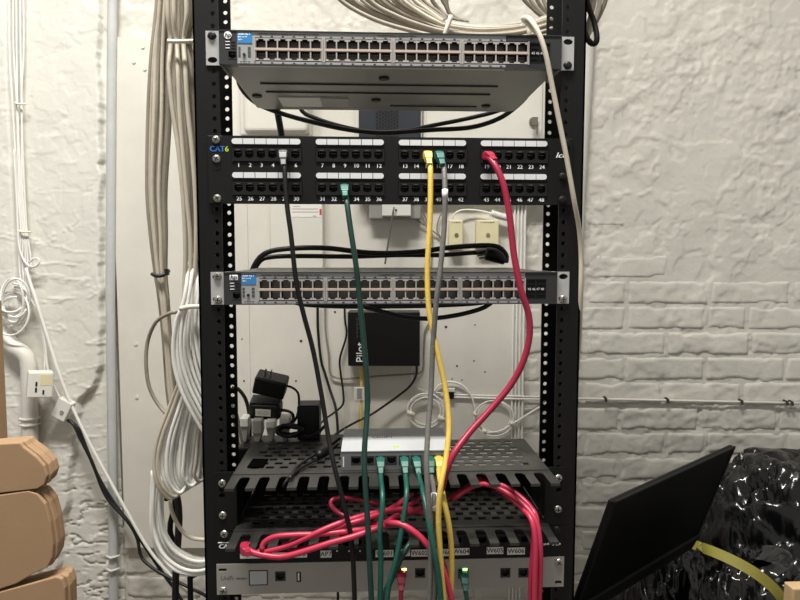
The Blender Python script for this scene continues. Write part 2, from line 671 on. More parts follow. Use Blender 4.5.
# ------------------------------------------------------------------ backboard
bd = wall_thing('backboard', 'white painted plywood backboard fixed to the wall behind the rack', 'board')
sx = [BX0, wl(249, 300, .02).x, BX1]
for a, b in zip(sx[:-1], sx[1:]):
    MB().box(a + 0.0002, b - 0.0002, -0.020, -0.006, BZ0, BZ1).build('panel', 'paint_board', bd, bevel=0.0006)
for (px, py, rr) in ((118.5, 33, .006),):
    pass
for (px, py) in ((134, 62), (136, 344), (137, 397), (145, 69), (143, 47)):
    c = wl(px, py, 0.0205)
    MB().tube([(c.x, -0.0195, c.z), (c.x, -0.0225, c.z)], 0.0042, 10).build('screw', 'paint_board', bd)
for (px, py) in ((242, 339), (301, 341), (296, 381), (244, 381), (335, 312), (446, 327), (474, 361), (475, 325), (457, 366), (485, 372), (462, 380), (452, 379), (404, 345), (516, 318)):
    c = wl(px, py, 0.0205)
    MB().tube([(c.x, -0.0195, c.z), (c.x, -0.0208, c.z)], random.uniform(0.0016, 0.0038), 8).build('nail_hole', 'nail_dark', bd)

# ------------------------------------------------------------------ ceiling lamp (above the frame)
lt = thing('ceiling_lamp', 'long white fluorescent lamp fixed under the ceiling', 'lamp', LAMP)
MB().box(-0.62, 0.62, -0.14, 0.14, 0.01, 0.13).build('housing', 'lamp_white', lt, bevel=0.01)
MB().box(-0.58, 0.58, -0.11, 0.11, -0.004, 0.0105).build('diffuser', 'lamp_diffuser', lt)

# ================================================================== THE RACK
rack = thing('equipment_rack', 'tall black two-post steel rack with rows of mounting holes', 'rack')
HOLES = []
for k in range(-11, 34):
    for o in (0.00635, 0.022225, 0.0381):
        zz = Z0 - k * U - o
        if 0.12 < zz < 2.1:
            HOLES.append(zz)
for sgn in (-1, 1):
    m = MB()
    a, b = sorted((sgn * 0.258, sgn * 0.2255))
    m.strip_holes(a, b, sgn * 0.23256, HOLES, 0.02, 2.13, 0.0030, 0.0030, 0.0, 0.0025)
    m.strip_holes(a, b, sgn * 0.23256, HOLES, 0.02, 2.13, 0.0031, 0.0031, 0.0765, 0.0790)
    m.box(*sorted((sgn * 0.258, sgn * 0.2555)), 0.0, 0.079, 0.02, 2.13)
    m.build('post', 'rack_black', rack)
    MB().box(*sorted((sgn * 0.30, sgn * 0.21)), -0.18, 0.26, 0.0, 0.022).build('foot', 'rack_black', rack, bevel=0.003)
MB().box(-0.26, 0.26, 0.004, 0.06, 2.13, 2.155).build('top_bar', 'rack_black', rack, bevel=0.002)

# shared small meshes
_s = MB()
prof = [(0.0, 0.0054), (0.0008, 0.0054), (0.0020, 0.0046), (0.0028, 0.0030), (0.0030, 0.0008)]
_s.tube([(0, -p[0], 0) for p in prof], [p[1] for p in prof], 14)
_s.box(-0.0034, 0.0034, -0.0034, -0.0026, -0.0006, 0.0006, 1)
_s.box(-0.0006, 0.0006, -0.0034, -0.0026, -0.0034, 0.0034, 1)
SCREW = _s.mesh('screw', ['screw_steel', 'hole_black'], smooth=False)
_s2 = MB()
_s2.v, _s2.f, _s2.m = _s.v, _s.f, _s.m
SCREW_DARK = _s2.mesh('screw', ['jack_black', 'hole_black'])


def screw(parent, x, y, z, dark=False, rot=None):
    o = put('screw', SCREW_DARK if dark else SCREW, parent, (x, y, z))
    o.rotation_euler = (0, random.uniform(0, 1.5) if rot is None else rot, 0)
    return o


def rj45_mesh(name, w=0.0124, h=0.0112, fr=0.0008, depth=0.011, mats=('shield', 'hole_black', 'strip_copper'), flip=False):
    """Jack: thin rim, deep dark cavity, latch notch and gold contacts; origin at the centre of its face."""
    m = MB()
    W, Hh = w / 2, h / 2
    m.plate(-W - fr, W + fr, -Hh - fr, Hh + fr, [(-W, W, -Hh, Hh)], -0.0004, depth, 'y', 0)
    m.quad((-W, depth - .0002, -Hh), (W, depth - .0002, -Hh), (W, depth - .0002, Hh), (-W, depth - .0002, Hh), 1)
    e = 0.0002
    m.quad((-W + e, 0, -Hh), (-W + e, depth, -Hh), (-W + e, depth, Hh), (-W + e, 0, Hh), 1)
    m.quad((W - e, 0, -Hh), (W - e, 0, Hh), (W - e, depth, Hh), (W - e, depth, -Hh), 1)
    m.quad((-W, 0, Hh - e), (-W, depth, Hh - e), (W, depth, Hh - e), (W, 0, Hh - e), 1)
    m.quad((-W, 0, -Hh + e), (W, 0, -Hh + e), (W, depth, -Hh + e), (-W, depth, -Hh + e), 1)
    s = -1 if flip else 1
    for i in (-1, 1):         # shoulders beside the latch notch
        m.box(*sorted((i * W, i * W * 0.55)), -0.0003, 0.002, *sorted((s * -Hh, s * -Hh * 0.68)), mi=0)
    for i in range(4):
        xx = (i - 1.5) * W * 0.38
        m.box(xx - 0.0003, xx + 0.0003, 0.004, depth - .0005, *sorted((s * Hh * 0.7, s * Hh * 0.55)), mi=2)
    return m.mesh(name, list(mats))


PORT_UP = rj45_mesh('port', flip=True)
PORT_DN = rj45_mesh('port')


# ------------------------------------------------------------------ network switches
def network_switch(name, label, k, variant):
    zt = Z0 - k * U
    t = thing(name, label, 'network switch', (0, 0, zt))
    top, bot = -0.0006, -0.0436
    DEP = 0.258
    # chassis with chamfered rear corners
    m = MB()
    c = 0.012
    m.prism([(-0.2195, 0.004), (0.2195, 0.004), (0.2195, DEP - c), (0.2195 - c, DEP), (-0.2195 + c, DEP), (-0.2195, DEP - c)], bot + 0.0006, top - 0.0004, 'z')
    ch = m.build('chassis', 'chassis_grey', t, bevel=0.0012)
    # faceplate with four openings of six by two ports
    FY = -0.006
    gx = [-0.17 + g * 0.0902 for g in range(4)]
    holes = [(g - 0.0077, g + 5 * 0.01415 + 0.0077, -0.0388, -0.0088) for g in gx]
    cons = (-0.2122, -0.2012, -0.0370, -0.0265)
    d0 = 0.1490 if variant == 0 else 0.1795
    dz = [(0.1800, 0.2085, -0.0375, -0.0100)]
    MB().plate(-0.2005, d0 if variant else d0, bot, top, [h for h in holes if h[1] < d0 + 0.03][:3 if variant == 0 else 4] + ([(holes[3][0], d0 + 1, holes[3][2], holes[3][3])] if variant == 0 else []), FY, 0.004, 'y').build('faceplate', 'face_silver', t)
    MB().plate(-0.2235, -0.2005, bot, top, [cons], FY - 0.0006, 0.004, 'y').build('console_panel', 'face_graphite', t)
    MB().plate(d0, 0.2235, bot, top, dz + ([(d0 - 1, holes[3][1], holes[3][2], holes[3][3])] if variant == 0 else []), FY - 0.0004, 0.004, 'y').build('uplink_panel', 'face_graphite', t)
    # trim frames around the faces
    fr = MB()
    fr.box(-0.2235, 0.2235, FY - 0.0014, FY + 0.004, top - 0.0012, top + 0.0002)
    fr.box(-0.2235, 0.2235, FY - 0.0014, FY + 0.004, bot - 0.0002, bot + 0.0012)
    fr.build('face_rim', 'face_graphite', t)
    for g, h in zip(gx, holes):
        b = MB()
        b.box(h[0], h[1], FY - 0.0010, 0.008, -0.0249, -0.0223)
        b.build('shield_strip', 'strip_copper', t)
        for i in range(6):
            for zz, me in ((-0.0163, PORT_UP), (-0.0313, PORT_DN)):
                put('port', me, t, (g + i * 0.01415, FY, zz))
        for e in (h[0] - 0.0012, h[1] - 0.0002):
            MB().box(e, e + 0.0014, FY - 0.0012, FY + 0.004, h[2], h[3]).build('guide_rail', 'shield', t)
        if g < d0:
            leds = MB()
            for i in range(6):
                xx = g + i * 0.01415
                leds.box(xx - 0.0014, xx + 0.0014, FY - 0.0003, FY + 0.001, -0.0082, -0.0068)
                leds.box(xx - 0.0014, xx + 0.0014, FY - 0.0003, FY + 0.001, -0.0416, -0.0402)
            leds.build('status_lights', 'ink_black', t)['kind'] = 'stuff'
    put('console_port', rj45_mesh('console_port', 0.0096, 0.0088, 0.0006, 0.009, ('face_graphite', 'hole_black', 'strip_copper')), t, (-0.2067, FY - 0.0006, -0.0317))
    for i in range(2):
        for j in range(2):
            cx, czz = 0.1800 + 0.0143 * (i + 0.5), -0.0375 + 0.01375 * (j + 0.5)
            mm = MB()
            mm.plate(-0.0070, 0.0070, -0.0068, 0.0068, [(-0.0062, 0.0062, -0.0056, 0.0056)], -0.0003, 0.012, 'y', 0)
            mm.box(-0.0062, 0.0062, 0.0006, 0.012, -0.0056, 0.0056, 1)
            mm.box(-0.0045, 0.0045, -0.0001, 0.0007, -0.0008, 0.0002, 0)
            mm.build('uplink_slot', ['jack_black', 'panel_black'], t).location = (cx, FY, czz)
    text('45 46 47 48', 0.0046, 0.1943, FY - 0.0006, -0.0238, 'ink_white', t, 'uplink_numbers')
    # badge, label and key pad
    P = FY - 0.0010
    if variant == 0:
        MB().tube([(-0.2118, P + 0.0006, -0.0072), (-0.2118, P - 0.0006, -0.0072)], 0.0048, 20).build('badge', 'ink_white', t)
        text('hp', 0.0078, -0.2116, P - 0.0008, -0.0074, 'face_graphite', t, 'badge_lettering', shear=0.25, bold=.0004)
    else:
        MB().box(-0.2155, -0.2045, P - 0.0004, P + 0.001, -0.0112, -0.0042).build('badge', 'ink_white', t, bevel=0.0006)
        text('hp', 0.0090, -0.2100, P - 0.0008, -0.0074, 'face_graphite', t, 'badge_lettering', shear=0.25, bold=.0004)
    MB().box(-0.2000, -0.1812, FY - 0.0006, FY + 0.001, -0.0165, -0.0030).build('model_label', 'label_blue', t)
    fine_print(0.0155, 0.0022, -0.1912, FY - 0.0008, -0.0055, 'ink_white', t, 'label_print', seed=1)
    fine_print(0.0115, 0.0020, -0.1932, FY - 0.0008, -0.0088, 'ink_white', t, 'label_print', seed=2)
    fine_print(0.0060, 0.0020, -0.1958, FY - 0.0008, -0.0122, 'ink_white', t, 'label_print', seed=3)
    fine_print(0.080, 0.0018, -0.135, FY - 0.0005, -0.0045, 'ink_black', t, seed=4)
    fine_print(0.050, 0.0018, 0.006, FY - 0.0005, -0.0045, 'ink_black', t, seed=5)
    fine_print(0.0130, 0.0020, -0.190, FY - 0.0005, -0.0398, 'ink_black', t, seed=6)
    kp = MB()
    for i in range(3):
        zz = -0.0225 - i * 0.0047
        kp.box(-0.1990, -0.1962, FY - 0.0005, FY + .001, zz - 0.0015, zz + 0.0015)
        kp.box(-0.1868, -0.1832, FY - 0.0005, FY + .001, zz - 0.0015, zz + 0.0015)
    kp.build('mode_lights', 'ink_grey', t)
    MB().tube([(-0.1915, FY + 0.001, -0.031), (-0.1915, FY - 0.0016, -0.031)], 0.0020, 12).build('mode_button', 'ink_black', t)
    for i in range(3):
        MB().box(-0.2150, -0.2095, P - 0.0002, P + 0.001, -0.0155 - i * 0.0040, -0.0145 - i * 0.0040).build('console_print', 'ink_white', t)
        MB().box(-0.2080, -0.2025, P - 0.0002, P + 0.001, -0.0155 - i * 0.0040, -0.0145 - i * 0.0040).build('console_light', 'hole_black', t)
    # rack ears
    for sgn in (-1, 1):
        a, b = sorted((sgn * 0.2413, sgn * 0.2237))
        m = MB()
        m.strip_holes(a, b, sgn * 0.2331, [-0.0370, -0.0070], -0.0438, -0.0004, 0.0062, 0.0038, -0.0022, -0.0002, n=16)
        m.box(*sorted((sgn * 0.2237, sgn * 0.2212)), -0.0022, 0.06, -0.0438, -0.0004)
        m.build('mounting_ear', 'ear_steel', t)
    return t


sw1 = network_switch('network_switch', 'grey 48-port network switch mounted above the black patch panel', 0, 0)
sw2 = network_switch('network_switch', 'grey 48-port network switch mounted below the black patch panel', 7, 1)
for (t, x, zz, dk) in ((sw1, -0.2331, -0.0065, True), (sw1, 0.2331, -0.0375, True), (sw2, -0.2322, -0.0060, False), (sw2, -0.2322, -0.0378, False), (sw2, 0.2331, -0.0378, False)):
    screw(t, x, -0.0024, zz, dk, 0.1)
MB().box(-0.2405, -0.2245, -0.0026, -0.0023, -0.0428, -0.0012).build('ear_film', 'strip_copper', sw2) if False else None
# underside of the upper switch: ribs, feet and a service label
zb = Z0 - 0.0436 - 0.0002


def under(px0, py0, px1, py1):
    a, b = ph(px0, py0, zb), ph(px1, py1, zb)
    return a.x, b.x, a.y, b.y


for (x0, y0, x1, y1) in ((260, 83, 497, 87.5), (266, 92, 490, 95)):
    a, b, ya, yb = under(x0, y0, x1, y1)
    yb = (ya + yb) / 2
    MB().box(a, b, yb - 0.0018, yb + 0.0018, -0.0442 - 0.0006, -0.0430).build('stiffening_rib', 'face_graphite', sw1)
for (px, py) in ((257, 96), (384, 78.5), (376, 100), (486, 106)):
    c = ph(px, py, zb)
    MB().tube([(c.x, c.y, -0.043), (c.x, c.y, -0.0452)], 0.0075, 14).build('foot_socket', 'hole_black', sw1)
a, b, ya, yb = under(283, 106, 348, 98)
MB().box(a, b, ya, yb, -0.0446, -0.0430).build('service_label', 'paper', sw1)
MB().box(a + (b - a) * 0.6, b, ya, yb, -0.0449, -0.0440).build('service_label_band', 'grey_plastic', sw1)
a, b, ya, yb = under(390, 106, 478, 105)
MB().box(a, b, ya - .0012, ya + .0012, -0.0446, -0.0430).build('stiffening_rib', 'face_graphite', sw1)

# ------------------------------------------------------------------ 48-port patch panel
zt = Z0 - 3 * U
pn = thing('patch_bay', 'black 48-port patch panel with white label strips and numbered jacks', 'patch panel', (0, 0, zt))
gx = [-0.2020 + g * 0.1091 for g in range(4)]
PW = 0.0149
rows = (0.0245, 0.0682)
openings = [(g - 0.0080, g + 5 * PW + 0.0080, -r - 0.0085, -r + 0.0085) for g in gx for r in rows]
MB().plate(-0.2413, 0.2413, -0.0884, -0.0004, openings, -0.0042, -0.0004, 'y').build('panel', 'panel_black', pn, bevel=0.0006, seg=1)
MB().box(-0.2220, 0.2220, -0.0042, 0.010, -0.0010, -0.0002).build('top_lip', 'panel_black', pn)
JACK = rj45_mesh('port', 0.0108, 0.0088, 0.0018, 0.010, ('jack_black', 'hole_black', 'strip_copper'))
CAPM = MB().box(-0.0028, 0.0028, -0.0016, 0.001, -0.0006, 0.0006).mesh('port_tab', 'ink_grey')
num = 0
for ri, r in enumerate(rows):
    for gi, g in enumerate(gx):
        h = openings[gi * 2 + ri]
        # bezel of six jacks standing proud
        pr = [(g + i * PW - 0.0072, g + i * PW + 0.0072, -r - 0.0062, -r + 0.0062) for i in range(6)]
        MB().plate(h[0], h[1], h[2], h[3], pr, -0.0056, 0.006, 'y').build('jack_block', 'jack_black', pn)
        for i in range(6):
            num += 1
            x = g + i * PW
            po = put('port', JACK, pn, (x, -0.0050, -r))
            put('latch', CAPM, po, (0, -0.0002, 0.0060))
            text(str(num), 0.0074, x + 0.0004, -0.0046, -r - 0.0137, 'ink_white', pn, 'port_number', bold=0.0003)
        # rounded white label strip, six windows
        zl = -r + 0.0170
        for i in range(6):
            x0, x1 = g - 0.0080 + i * 0.01508, g - 0.0080 + (i + 1) * 0.01508 - 0.0009
            hh = 0.0036
            out = [(x0, zl - hh), (x1, zl - hh), (x1, zl + hh), (x0, zl + hh)]
            if i == 0:
                out = [(x0 + 0.003, zl - hh), (x1, zl - hh), (x1, zl + hh), (x0 + 0.003, zl + hh), (x0 + 0.0009, zl + hh * .7), (x0, zl), (x0 + 0.0009, zl - hh * .7)]
            if i == 5:
                out = [(x0, zl - hh), (x1 - 0.003, zl - hh), (x1 - 0.0009, zl - hh * .7), (x1, zl), (x1 - 0.0009, zl + hh * .7), (x1 - 0.003, zl + hh), (x0, zl + hh)]
            MB().prism(out, -0.0060, -0.0040).build('label_window', 'label_white', pn)
for x, zz in ((-0.2300, 0.0058), (-0.2300, 0.0303), (-0.2300, 0.0815), (0.2322, 0.0075), (0.2290, 0.0505), (0.2290, 0.0815)):
    screw(pn, x, -0.0042, -zz, x > 0)
MB().tube([(-0.2300, -0.0040, -0.0405), (-0.2300, -0.0046, -0.0405)], 0.0046, 12).build('slot_rim', 'jack_black', pn)
text('CAT', 0.0100, -0.2292, -0.0046, -0.0178, 'ink_blue', pn, 'logo', bold=0.0008, sx=1.0)
text('6', 0.0100, -0.2168, -0.0046, -0.0178, 'ink_lime', pn, 'logo', bold=0.0008)
text('Icc', 0.0100, 0.2260, -0.0046, -0.0225, 'ink_white', pn, 'logo', shear=0.3, bold=0.0006, sx=1.25)

# ------------------------------------------------------------------ cable manager with slotted trays and fingers
zt = Z0 - 13 * U
cm = thing('cable_manager', 'black slotted cable manager with two trays of open fingers', 'cable manager', (0, 0, zt))
CW = 0.2135
for zc in (-0.0030, -0.0808):
    slots = []
    for r_ in range(7):
        for c_ in range(20):
            x = -0.194 + c_ * 0.0197 + (0.0098 if r_ % 2 else 0)
            y = 0.002 + r_ * 0.0170
            if x + 0.012 < 0.195:
                slots.append((x, x + 0.0112, y, y + 0.0092))
    tr = MB().plate(-CW, CW, -0.030, 0.126, slots, zc - 0.0012, zc, 'z').build('tray', 'shelf_black', cm)
    MB().box(-CW, CW, -0.022, -0.014, zc - 0.0004, zc + 0.0010).build('tray_ridge', 'shelf_black', cm)
    for i in range(17):
        x = -CW + 0.0062 + i * (2 * CW - 0.0124) / 16
        wd = 0.0060
        m = MB()
        m.prism([(max(x - wd - 0.003, -CW), -0.030), (x - wd, -0.036), (x - wd, -0.070), (x + wd, -0.070), (x + wd, -0.036), (min(x + wd + 0.003, CW), -0.030)], zc - 0.0012, zc, 'z')
        m.box(x - wd, x + wd, -0.0712, -0.070, zc - 0.0036, zc)
        m.build('finger', 'shelf_black', cm)
for s_ in (-1, 1):
    MB().box(*sorted((s_ * CW, s_ * (CW + 0.0015))), 0.0030, 0.126, -0.0800, -0.0045).build('side_plate', 'panel_black', cm)
    a, b = sorted((s_ * 0.2413, s_ * 0.2125))
    MB().strip_holes(a, b, s_ * 0.2320, [-0.0620, -0.0380, -0.0295], -0.0885, -0.0055, 0.0042, 0.0028, -0.0030, -0.0006).build('mounting_ear', 'panel_black', cm)
    screw(cm, s_ * 0.2315, -0.0032, -0.0210)
    screw(cm, s_ * 0.2315, -0.0032, -0.0655)
MB().box(-CW, CW, 0.124, 0.126, -0.0875, -0.0500).build('back_plate', 'panel_black', cm)
# dark fabric square stuck on the tray
c = ph(257.5, 465, zt - 0.0030)
mat('fabric_black', (6, 6, 6), 1.0, spec=0.0)
vel = MB().box(-0.011, 0.011, -0.017, 0.017, 0, 0.002).build('velcro_patch', 'fabric_black')
vel.location = (c.x, c.y + 0.004, zt - 0.0028)
vel.rotation_euler = (0, 0, -0.06)
tag(vel, 'small black fabric square lying on the slotted tray', 'patch')

# ------------------------------------------------------------------ lower patch panel
zt = Z0 - 15 * U
lp = thing('patch_bay', 'black patch panel with taped paper labels under the fingers', 'patch panel', (0, 0, zt))
op = [(-0.2020 + g * 0.1091 - 0.008, -0.2020 + g * 0.1091 + 5 * PW + 0.008, -0.0265, -0.0095) for g in range(4)]
MB().plate(-0.2413, 0.2413, -0.0440, -0.0004, op, -0.0042, -0.0004, 'y').build('panel', 'panel_black', lp)
for g in range(4):
    h = op[g]
    pr = [(-0.2020 + g * 0.1091 + i * PW - 0.0072, -0.2020 + g * 0.1091 + i * PW + 0.0072, -0.0242, -0.0118) for i in range(6)]
    MB().plate(h[0], h[1], h[2], h[3], pr, -0.0056, 0.006, 'y').build('jack_block', 'jack_black', lp)
    for i in range(6):
        put('port', JACK, lp, (-0.2020 + g * 0.1091 + i * PW, -0.0050, -0.0180))
MB().box(-0.2190, 0.2190, 0.006, 0.140, -0.0430, -0.0020).build('slot_blackout', 'hole_black', lp)  # black box added under the lower tray so its slots look dark
screw(lp, -0.2300, -0.0042, -0.0025)
screw(lp, 0.2300, -0.0042, -0.0060, True)
for t, px, py, wd in (('W601', 384.5, 553.5, 18), ('W602', 419.5, 553, 17), ('W603', 446, 552.5, 17), ('W604', 461, 551.5, 17), ('W605', 495, 550.5, 17), ('W606', 516, 551, 18), ('AP7', 326, 554, 11), ('AP6', 300, 554, 14), ('XP', 405.5, 552.5, 9)):
    c = pp(px, py, -0.0046)
    hw = wd / 2 / 725
    MB().box(c.x - hw, c.x + hw, -0.0050, -0.0042, c.z - zt - 0.0050, c.z - zt + 0.0050).build('paper_label', 'paper', lp)
    text(t, 0.0092, c.x, -0.0052, c.z - zt, 'ink_black', lp, 'label_print', bold=0.0002)
c0, c1 = pp(240, 552, -.0046), pp(300, 556, -.0046)
MB().box(c0.x, c1.x, -0.0048, -0.0042, c1.z - zt - .002, c0.z - zt - .002).build('paper_label', 'paper', lp)
for px in (337, 349, 360):
    c = pp(px, 551, -.0046)
    MB().box(c.x - .0010, c.x + .0010, -0.0048, -0.0042, c.z - zt - .001, c.z - zt + .001).build('print', 'ink_white', lp)
c = pp(225, 546.5, -.0046)
text('CAT', 0.0085, c.x, -0.0046, c.z - zt, 'ink_white', lp, 'logo', bold=0.0010, sx=1.05, shear=.15)
MB().box(c.x - .0095, c.x + .012, -0.0047, -0.0042, c.z - zt + .0048, c.z - zt + .0060).build('logo_bar', 'ink_white', lp)
c = pp(552, 544, -.0046)
fine_print(0.0240, 0.0040, c.x, -0.0046, c.z - zt, 'ink_white', lp, 'logo', seed=7)

# ------------------------------------------------------------------ silver gateway at the bottom of the rack
zt = Z0 - 16 * U
gw = thing('gateway', 'silver rack-mounted network gateway with a small square screen', 'gateway', (0, 0, zt))
prt = [(-0.1545, -0.0193), (0.0120, -0.0185), (0.0385, -0.0190), (0.0990, -0.0215), (0.1582, -0.0216), (0.1837, -0.0222)]
usb = (-0.1325, -0.1262, -0.0280, -0.0135)
ho = [(x - 0.0072, x + 0.0072, z_ - 0.0070, z_ + 0.0070) for x, z_ in prt] + [usb]
ho += [(-0.2380, -0.2275, -0.0105, -0.0065), (0.2290, 0.2380, -0.0395, -0.0350)]
gwf = MB().plate(-0.2413, 0.2413, -0.0438, -0.0004, ho, -0.0052, -0.0004, 'y').build('faceplate', 'gateway_silver', gw, bevel=0.0008, seg=2)
MB().box(-0.2195, 0.2195, 0.0, 0.28, -0.0432, -0.0010).build('chassis', 'gateway_silver', gw, bevel=0.001)
GP = rj45_mesh('port', 0.0112, 0.0096, 0.0016, 0.004, ('face_graphite', 'hole_black', 'strip_copper'))
for x, z_ in prt:
    put('port', GP, gw, (x, -0.0048, z_))
MB().box(usb[0], usb[1], -0.0030, -0.0010, usb[2], usb[3]).build('usb_port', 'hole_black', gw)
MB().box(-0.1308, -0.1286, -0.0048, -0.0020, -0.0262, -0.0153).build('usb_tongue', 'paper', gw)
MB().plate(-0.1975, -0.1715, -0.0312, -0.0098, [(-0.1960, -0.1730, -0.0300, -0.0110)], -0.0058, -0.0040, 'y').build('screen_rim', 'face_graphite', gw)
MB().box(-0.1962, -0.1728, -0.0056, -0.0040, -0.0302, -0.0108).build('screen', 'device_silver', gw)
text('UniFi', 0.0085, -0.2270, -0.0055, -0.0205, 'ink_grey', gw, 'logo')
fine_print(0.0150, 0.0028, -0.2070, -0.0055, -0.0212, 'ink_grey', gw, 'logo', seed=8)
screw(gw, -0.2325, -0.0052, -0.0375)
screw(gw, 0.2335, -0.0052, -0.0080)
for px in (475, 493):
    c = pp(px, 570, -.0056)
    MB().box(c.x - .0035, c.x + .0035, -0.0054, -0.0050, c.z - zt - .004, c.z - zt + .004).build('print', 'gateway_silver', gw)
for px, m_ in ((404, 'led_amber'), (465, 'led_green')):
    c = pp(px, 569.5, -.0056)
    MB().box(c.x - .0030, c.x + .0030, -0.0060, -0.0050, c.z - zt - .0012, c.z - zt + .0012).build('port_light', m_, gw)

# ------------------------------------------------------------------ small silver switch lying on the tray
ztray = Z0 - 13 * U - 0.0025
fl_ = ph(341, 471, ztray)
fr_ = ph(451, 470, ztray)
FYs = (fl_.y + fr_.y) / 2
us = thing('desktop_switch', 'small silver eight-port switch lying on the slotted tray', 'network switch', ((fl_.x + fr_.x) / 2, FYs, ztray))
HW, HT, DP = (fr_.x - fl_.x) / 2, 0.0275, 0.108
prx = []
for px in (356, 369, 380.5, 391.5, 404, 416, 430, 438.5):
    prx.append(pp(px, 461, FYs).x - us.location.x)
hol = [(x - 0.0068, x + 0.0068, 0.0082, 0.0205) for x in prx[:7]]
MB().plate(-HW, HW, 0.001, HT - 0.001, hol, 0, 0.004, 'y').build('front', 'device_front', us)
MB().box(-HW, HW, 0.004, DP, 0.001, HT - 0.001).build('body', 'device_front', us, bevel=0.002)
MB().box(-HW, HW, -0.0006, DP, HT - 0.0015, HT + 0.0010).build('top_cover', 'device_silver', us, bevel=0.001)
for x in prx:
    put('port', rj45_mesh('port', 0.0108, 0.0092, 0.0012, 0.004, ('face_graphite', 'hole_black', 'strip_copper')) if x == prx[0] else bpy.data.meshes['port.004'] if False else GP, us, (x, 0.0002, 0.0143))
c = pp(343.5, 462, FYs)
MB().box(c.x - us.location.x - .0008, c.x - us.location.x + .0008, -0.0003, 0.001, 0.006, 0.020).build('print', 'ink_white', us)
c = ph(382, 438, ztray + HT)
text('UniFi', 0.0140, c.x - us.location.x, c.y - FYs, HT + 0.0012, 'ink_black', us, 'logo', flat_z=True)
c = ph(396, 447.5, ztray + HT)
MB().box(c.x - us.location.x - .004, c.x - us.location.x + .004, c.y - FYs - .003, c.y - FYs + .003, HT + 0.0008, HT + 0.0013).build('status_light', 'ink_lime', us)

# ================================================================== PATCH CABLES
def plug(parent, p, m, h=None, down=True, w=0.0116, L=0.017, tail=0.014, toward=None):
    """RJ45 plug with a tapering boot at world point p (centre of the jack face)."""
    mb = MB()
    mb.box(-w / 2, w / 2, -0.004, 0.006, -0.0042, 0.0042)
    mb.box(-w * 0.28, w * 0.28, -0.0045, 0.004, 0.0040, 0.0056)
    d = Vector(toward) - Vector(p) if toward is not None else Vector((0, -1, -0.4))
    d.normalize()
    a = Vector((0, -0.003, 0))
    q = Vector((0, -.004, 0))
    path = [a, a + d * 0.003 + q, a + d * 0.010 + q, a + d * 0.0115 + q, a + d * 0.020 + q]
    mb.tube(path, [0.0078, 0.0074, 0.0066, 0.0052, 0.0046], 4, turn=math.pi / 4)
    o = mb.build('plug', m, parent, bevel=0.0007)
    o.location = p
    return o


GF = 'patch cables hanging in front of the rack'


def patch(name, label, m, r, L, plugs=(), y=-0.04, group=None):
    o = cable(name, label, 'cable', pts3(L, y), r, m, group)
    for p, pm, tw in plugs:
        plug(o, p, pm, toward=tw)
    return o


def port_pt(k, x, zoff, y=-0.009):
    return Vector((x, y, Z0 - k * U - zoff))


def pport(n):
    n -= 1
    r = n // 24
    return port_pt(3, -0.2020 + (n % 24 // 6) * 0.1091 + (n % 6) * PW, rows[r])


a = pport(5)
patch('patch_cable', 'charcoal patch cable with clear plug hanging from jack 5', 'cord_charcoal', 0.0031,
      [(285, 157, -.014), (284.5, 168, -.026), (287, 205, -.035), (291, 235, -.04), (296, 280, -.045), (303, 312, -.045), (313, 350, -.045), (322, 398, -.05), (328, 435, -.06), (334, 465, -.075), (344, 505, -.085), (352, 545, -.085), (355, 610, -.085)],
      [(a, 'plug_clear', pp(285, 180, -.03))])
a = pport(33)
patch('patch_cable', 'green patch cable hanging from jack 33 down past the trays', 'cord_green_dark', 0.0036,
      [(345.5, 190, -.014), (347, 203, -.03), (351, 232, -.04), (356, 265, -.045), (359, 292, -.045), (364, 345, -.05), (367.5, 390, -.055), (367, 415, -.06), (364.5, 450, -.075), (365, 480, -.085), (368, 530, -.092), (372, 612, -.095)],
      [(a, 'plug_green', pp(346, 205, -.035))])
a = pport(15)
patch('patch_cable', 'yellow patch cable hanging from jack 15 down past the trays', 'cord_yellow', 0.0036,
      [(428.5, 159, -.014), (430.5, 170, -.030), (430, 220, -.04), (427.5, 268, -.045), (429, 310, -.05), (437, 350, -.055), (445.5, 390, -.06), (449, 425, -.07), (446, 458, -.085), (441, 485, -.098), (438.5, 515, -.10), (440, 550, -.10), (445, 612, -.10)],
      [(a, 'plug_yellow', pp(430, 172, -.03))])
a = pport(16)
gy = patch('patch_cable', 'grey patch cable with green boot hanging from jack 16', 'cord_grey', 0.0036,
      [(441, 158, -.014), (444, 168, -.026), (445, 195, -.04), (444, 230, -.045), (440, 272, -.052), (436.5, 300, -.055), (433, 345, -.055), (431, 390, -.06), (428, 430, -.075), (426.5, 465, -.092), (428.5, 500, -.10), (431, 540, -.10), (429.5, 612, -.10)],
      [(a, 'plug_green', pp(444, 172, -.028))])
MB().tube(pts3([(445, 189.5, -.0385), (445, 194, -.0397), (445, 199, -.0406)]), 0.0039, 12).build('cable_label', 'label_white', gy, smooth=True)
a = pport(19)
patch('patch_cable', 'crimson patch cable bowing from jack 19 into the fingers', 'cord_crimson', 0.0042,
      [(487, 157, -.016), (493, 162, -.030), (502, 180, -.040), (509, 212, -.045), (514, 255, -.05), (521, 290, -.055), (528.5, 314, -.055), (529.5, 336, -.055), (523, 362, -.055), (510, 386, -.055), (490, 410, -.06), (470, 432, -.07), (453, 455, -.085), (445.5, 474, -.088), (440, 492, -.080), (425, 506, -.06), (405, 514, -.05)],
      [(a, 'plug_red', pp(496, 163, -.03))])

# from the small switch on the tray
zp = ztray + 0.0143


def uport(i):
    return Vector((us.location.x + prx[i], FYs - 0.003, zp))


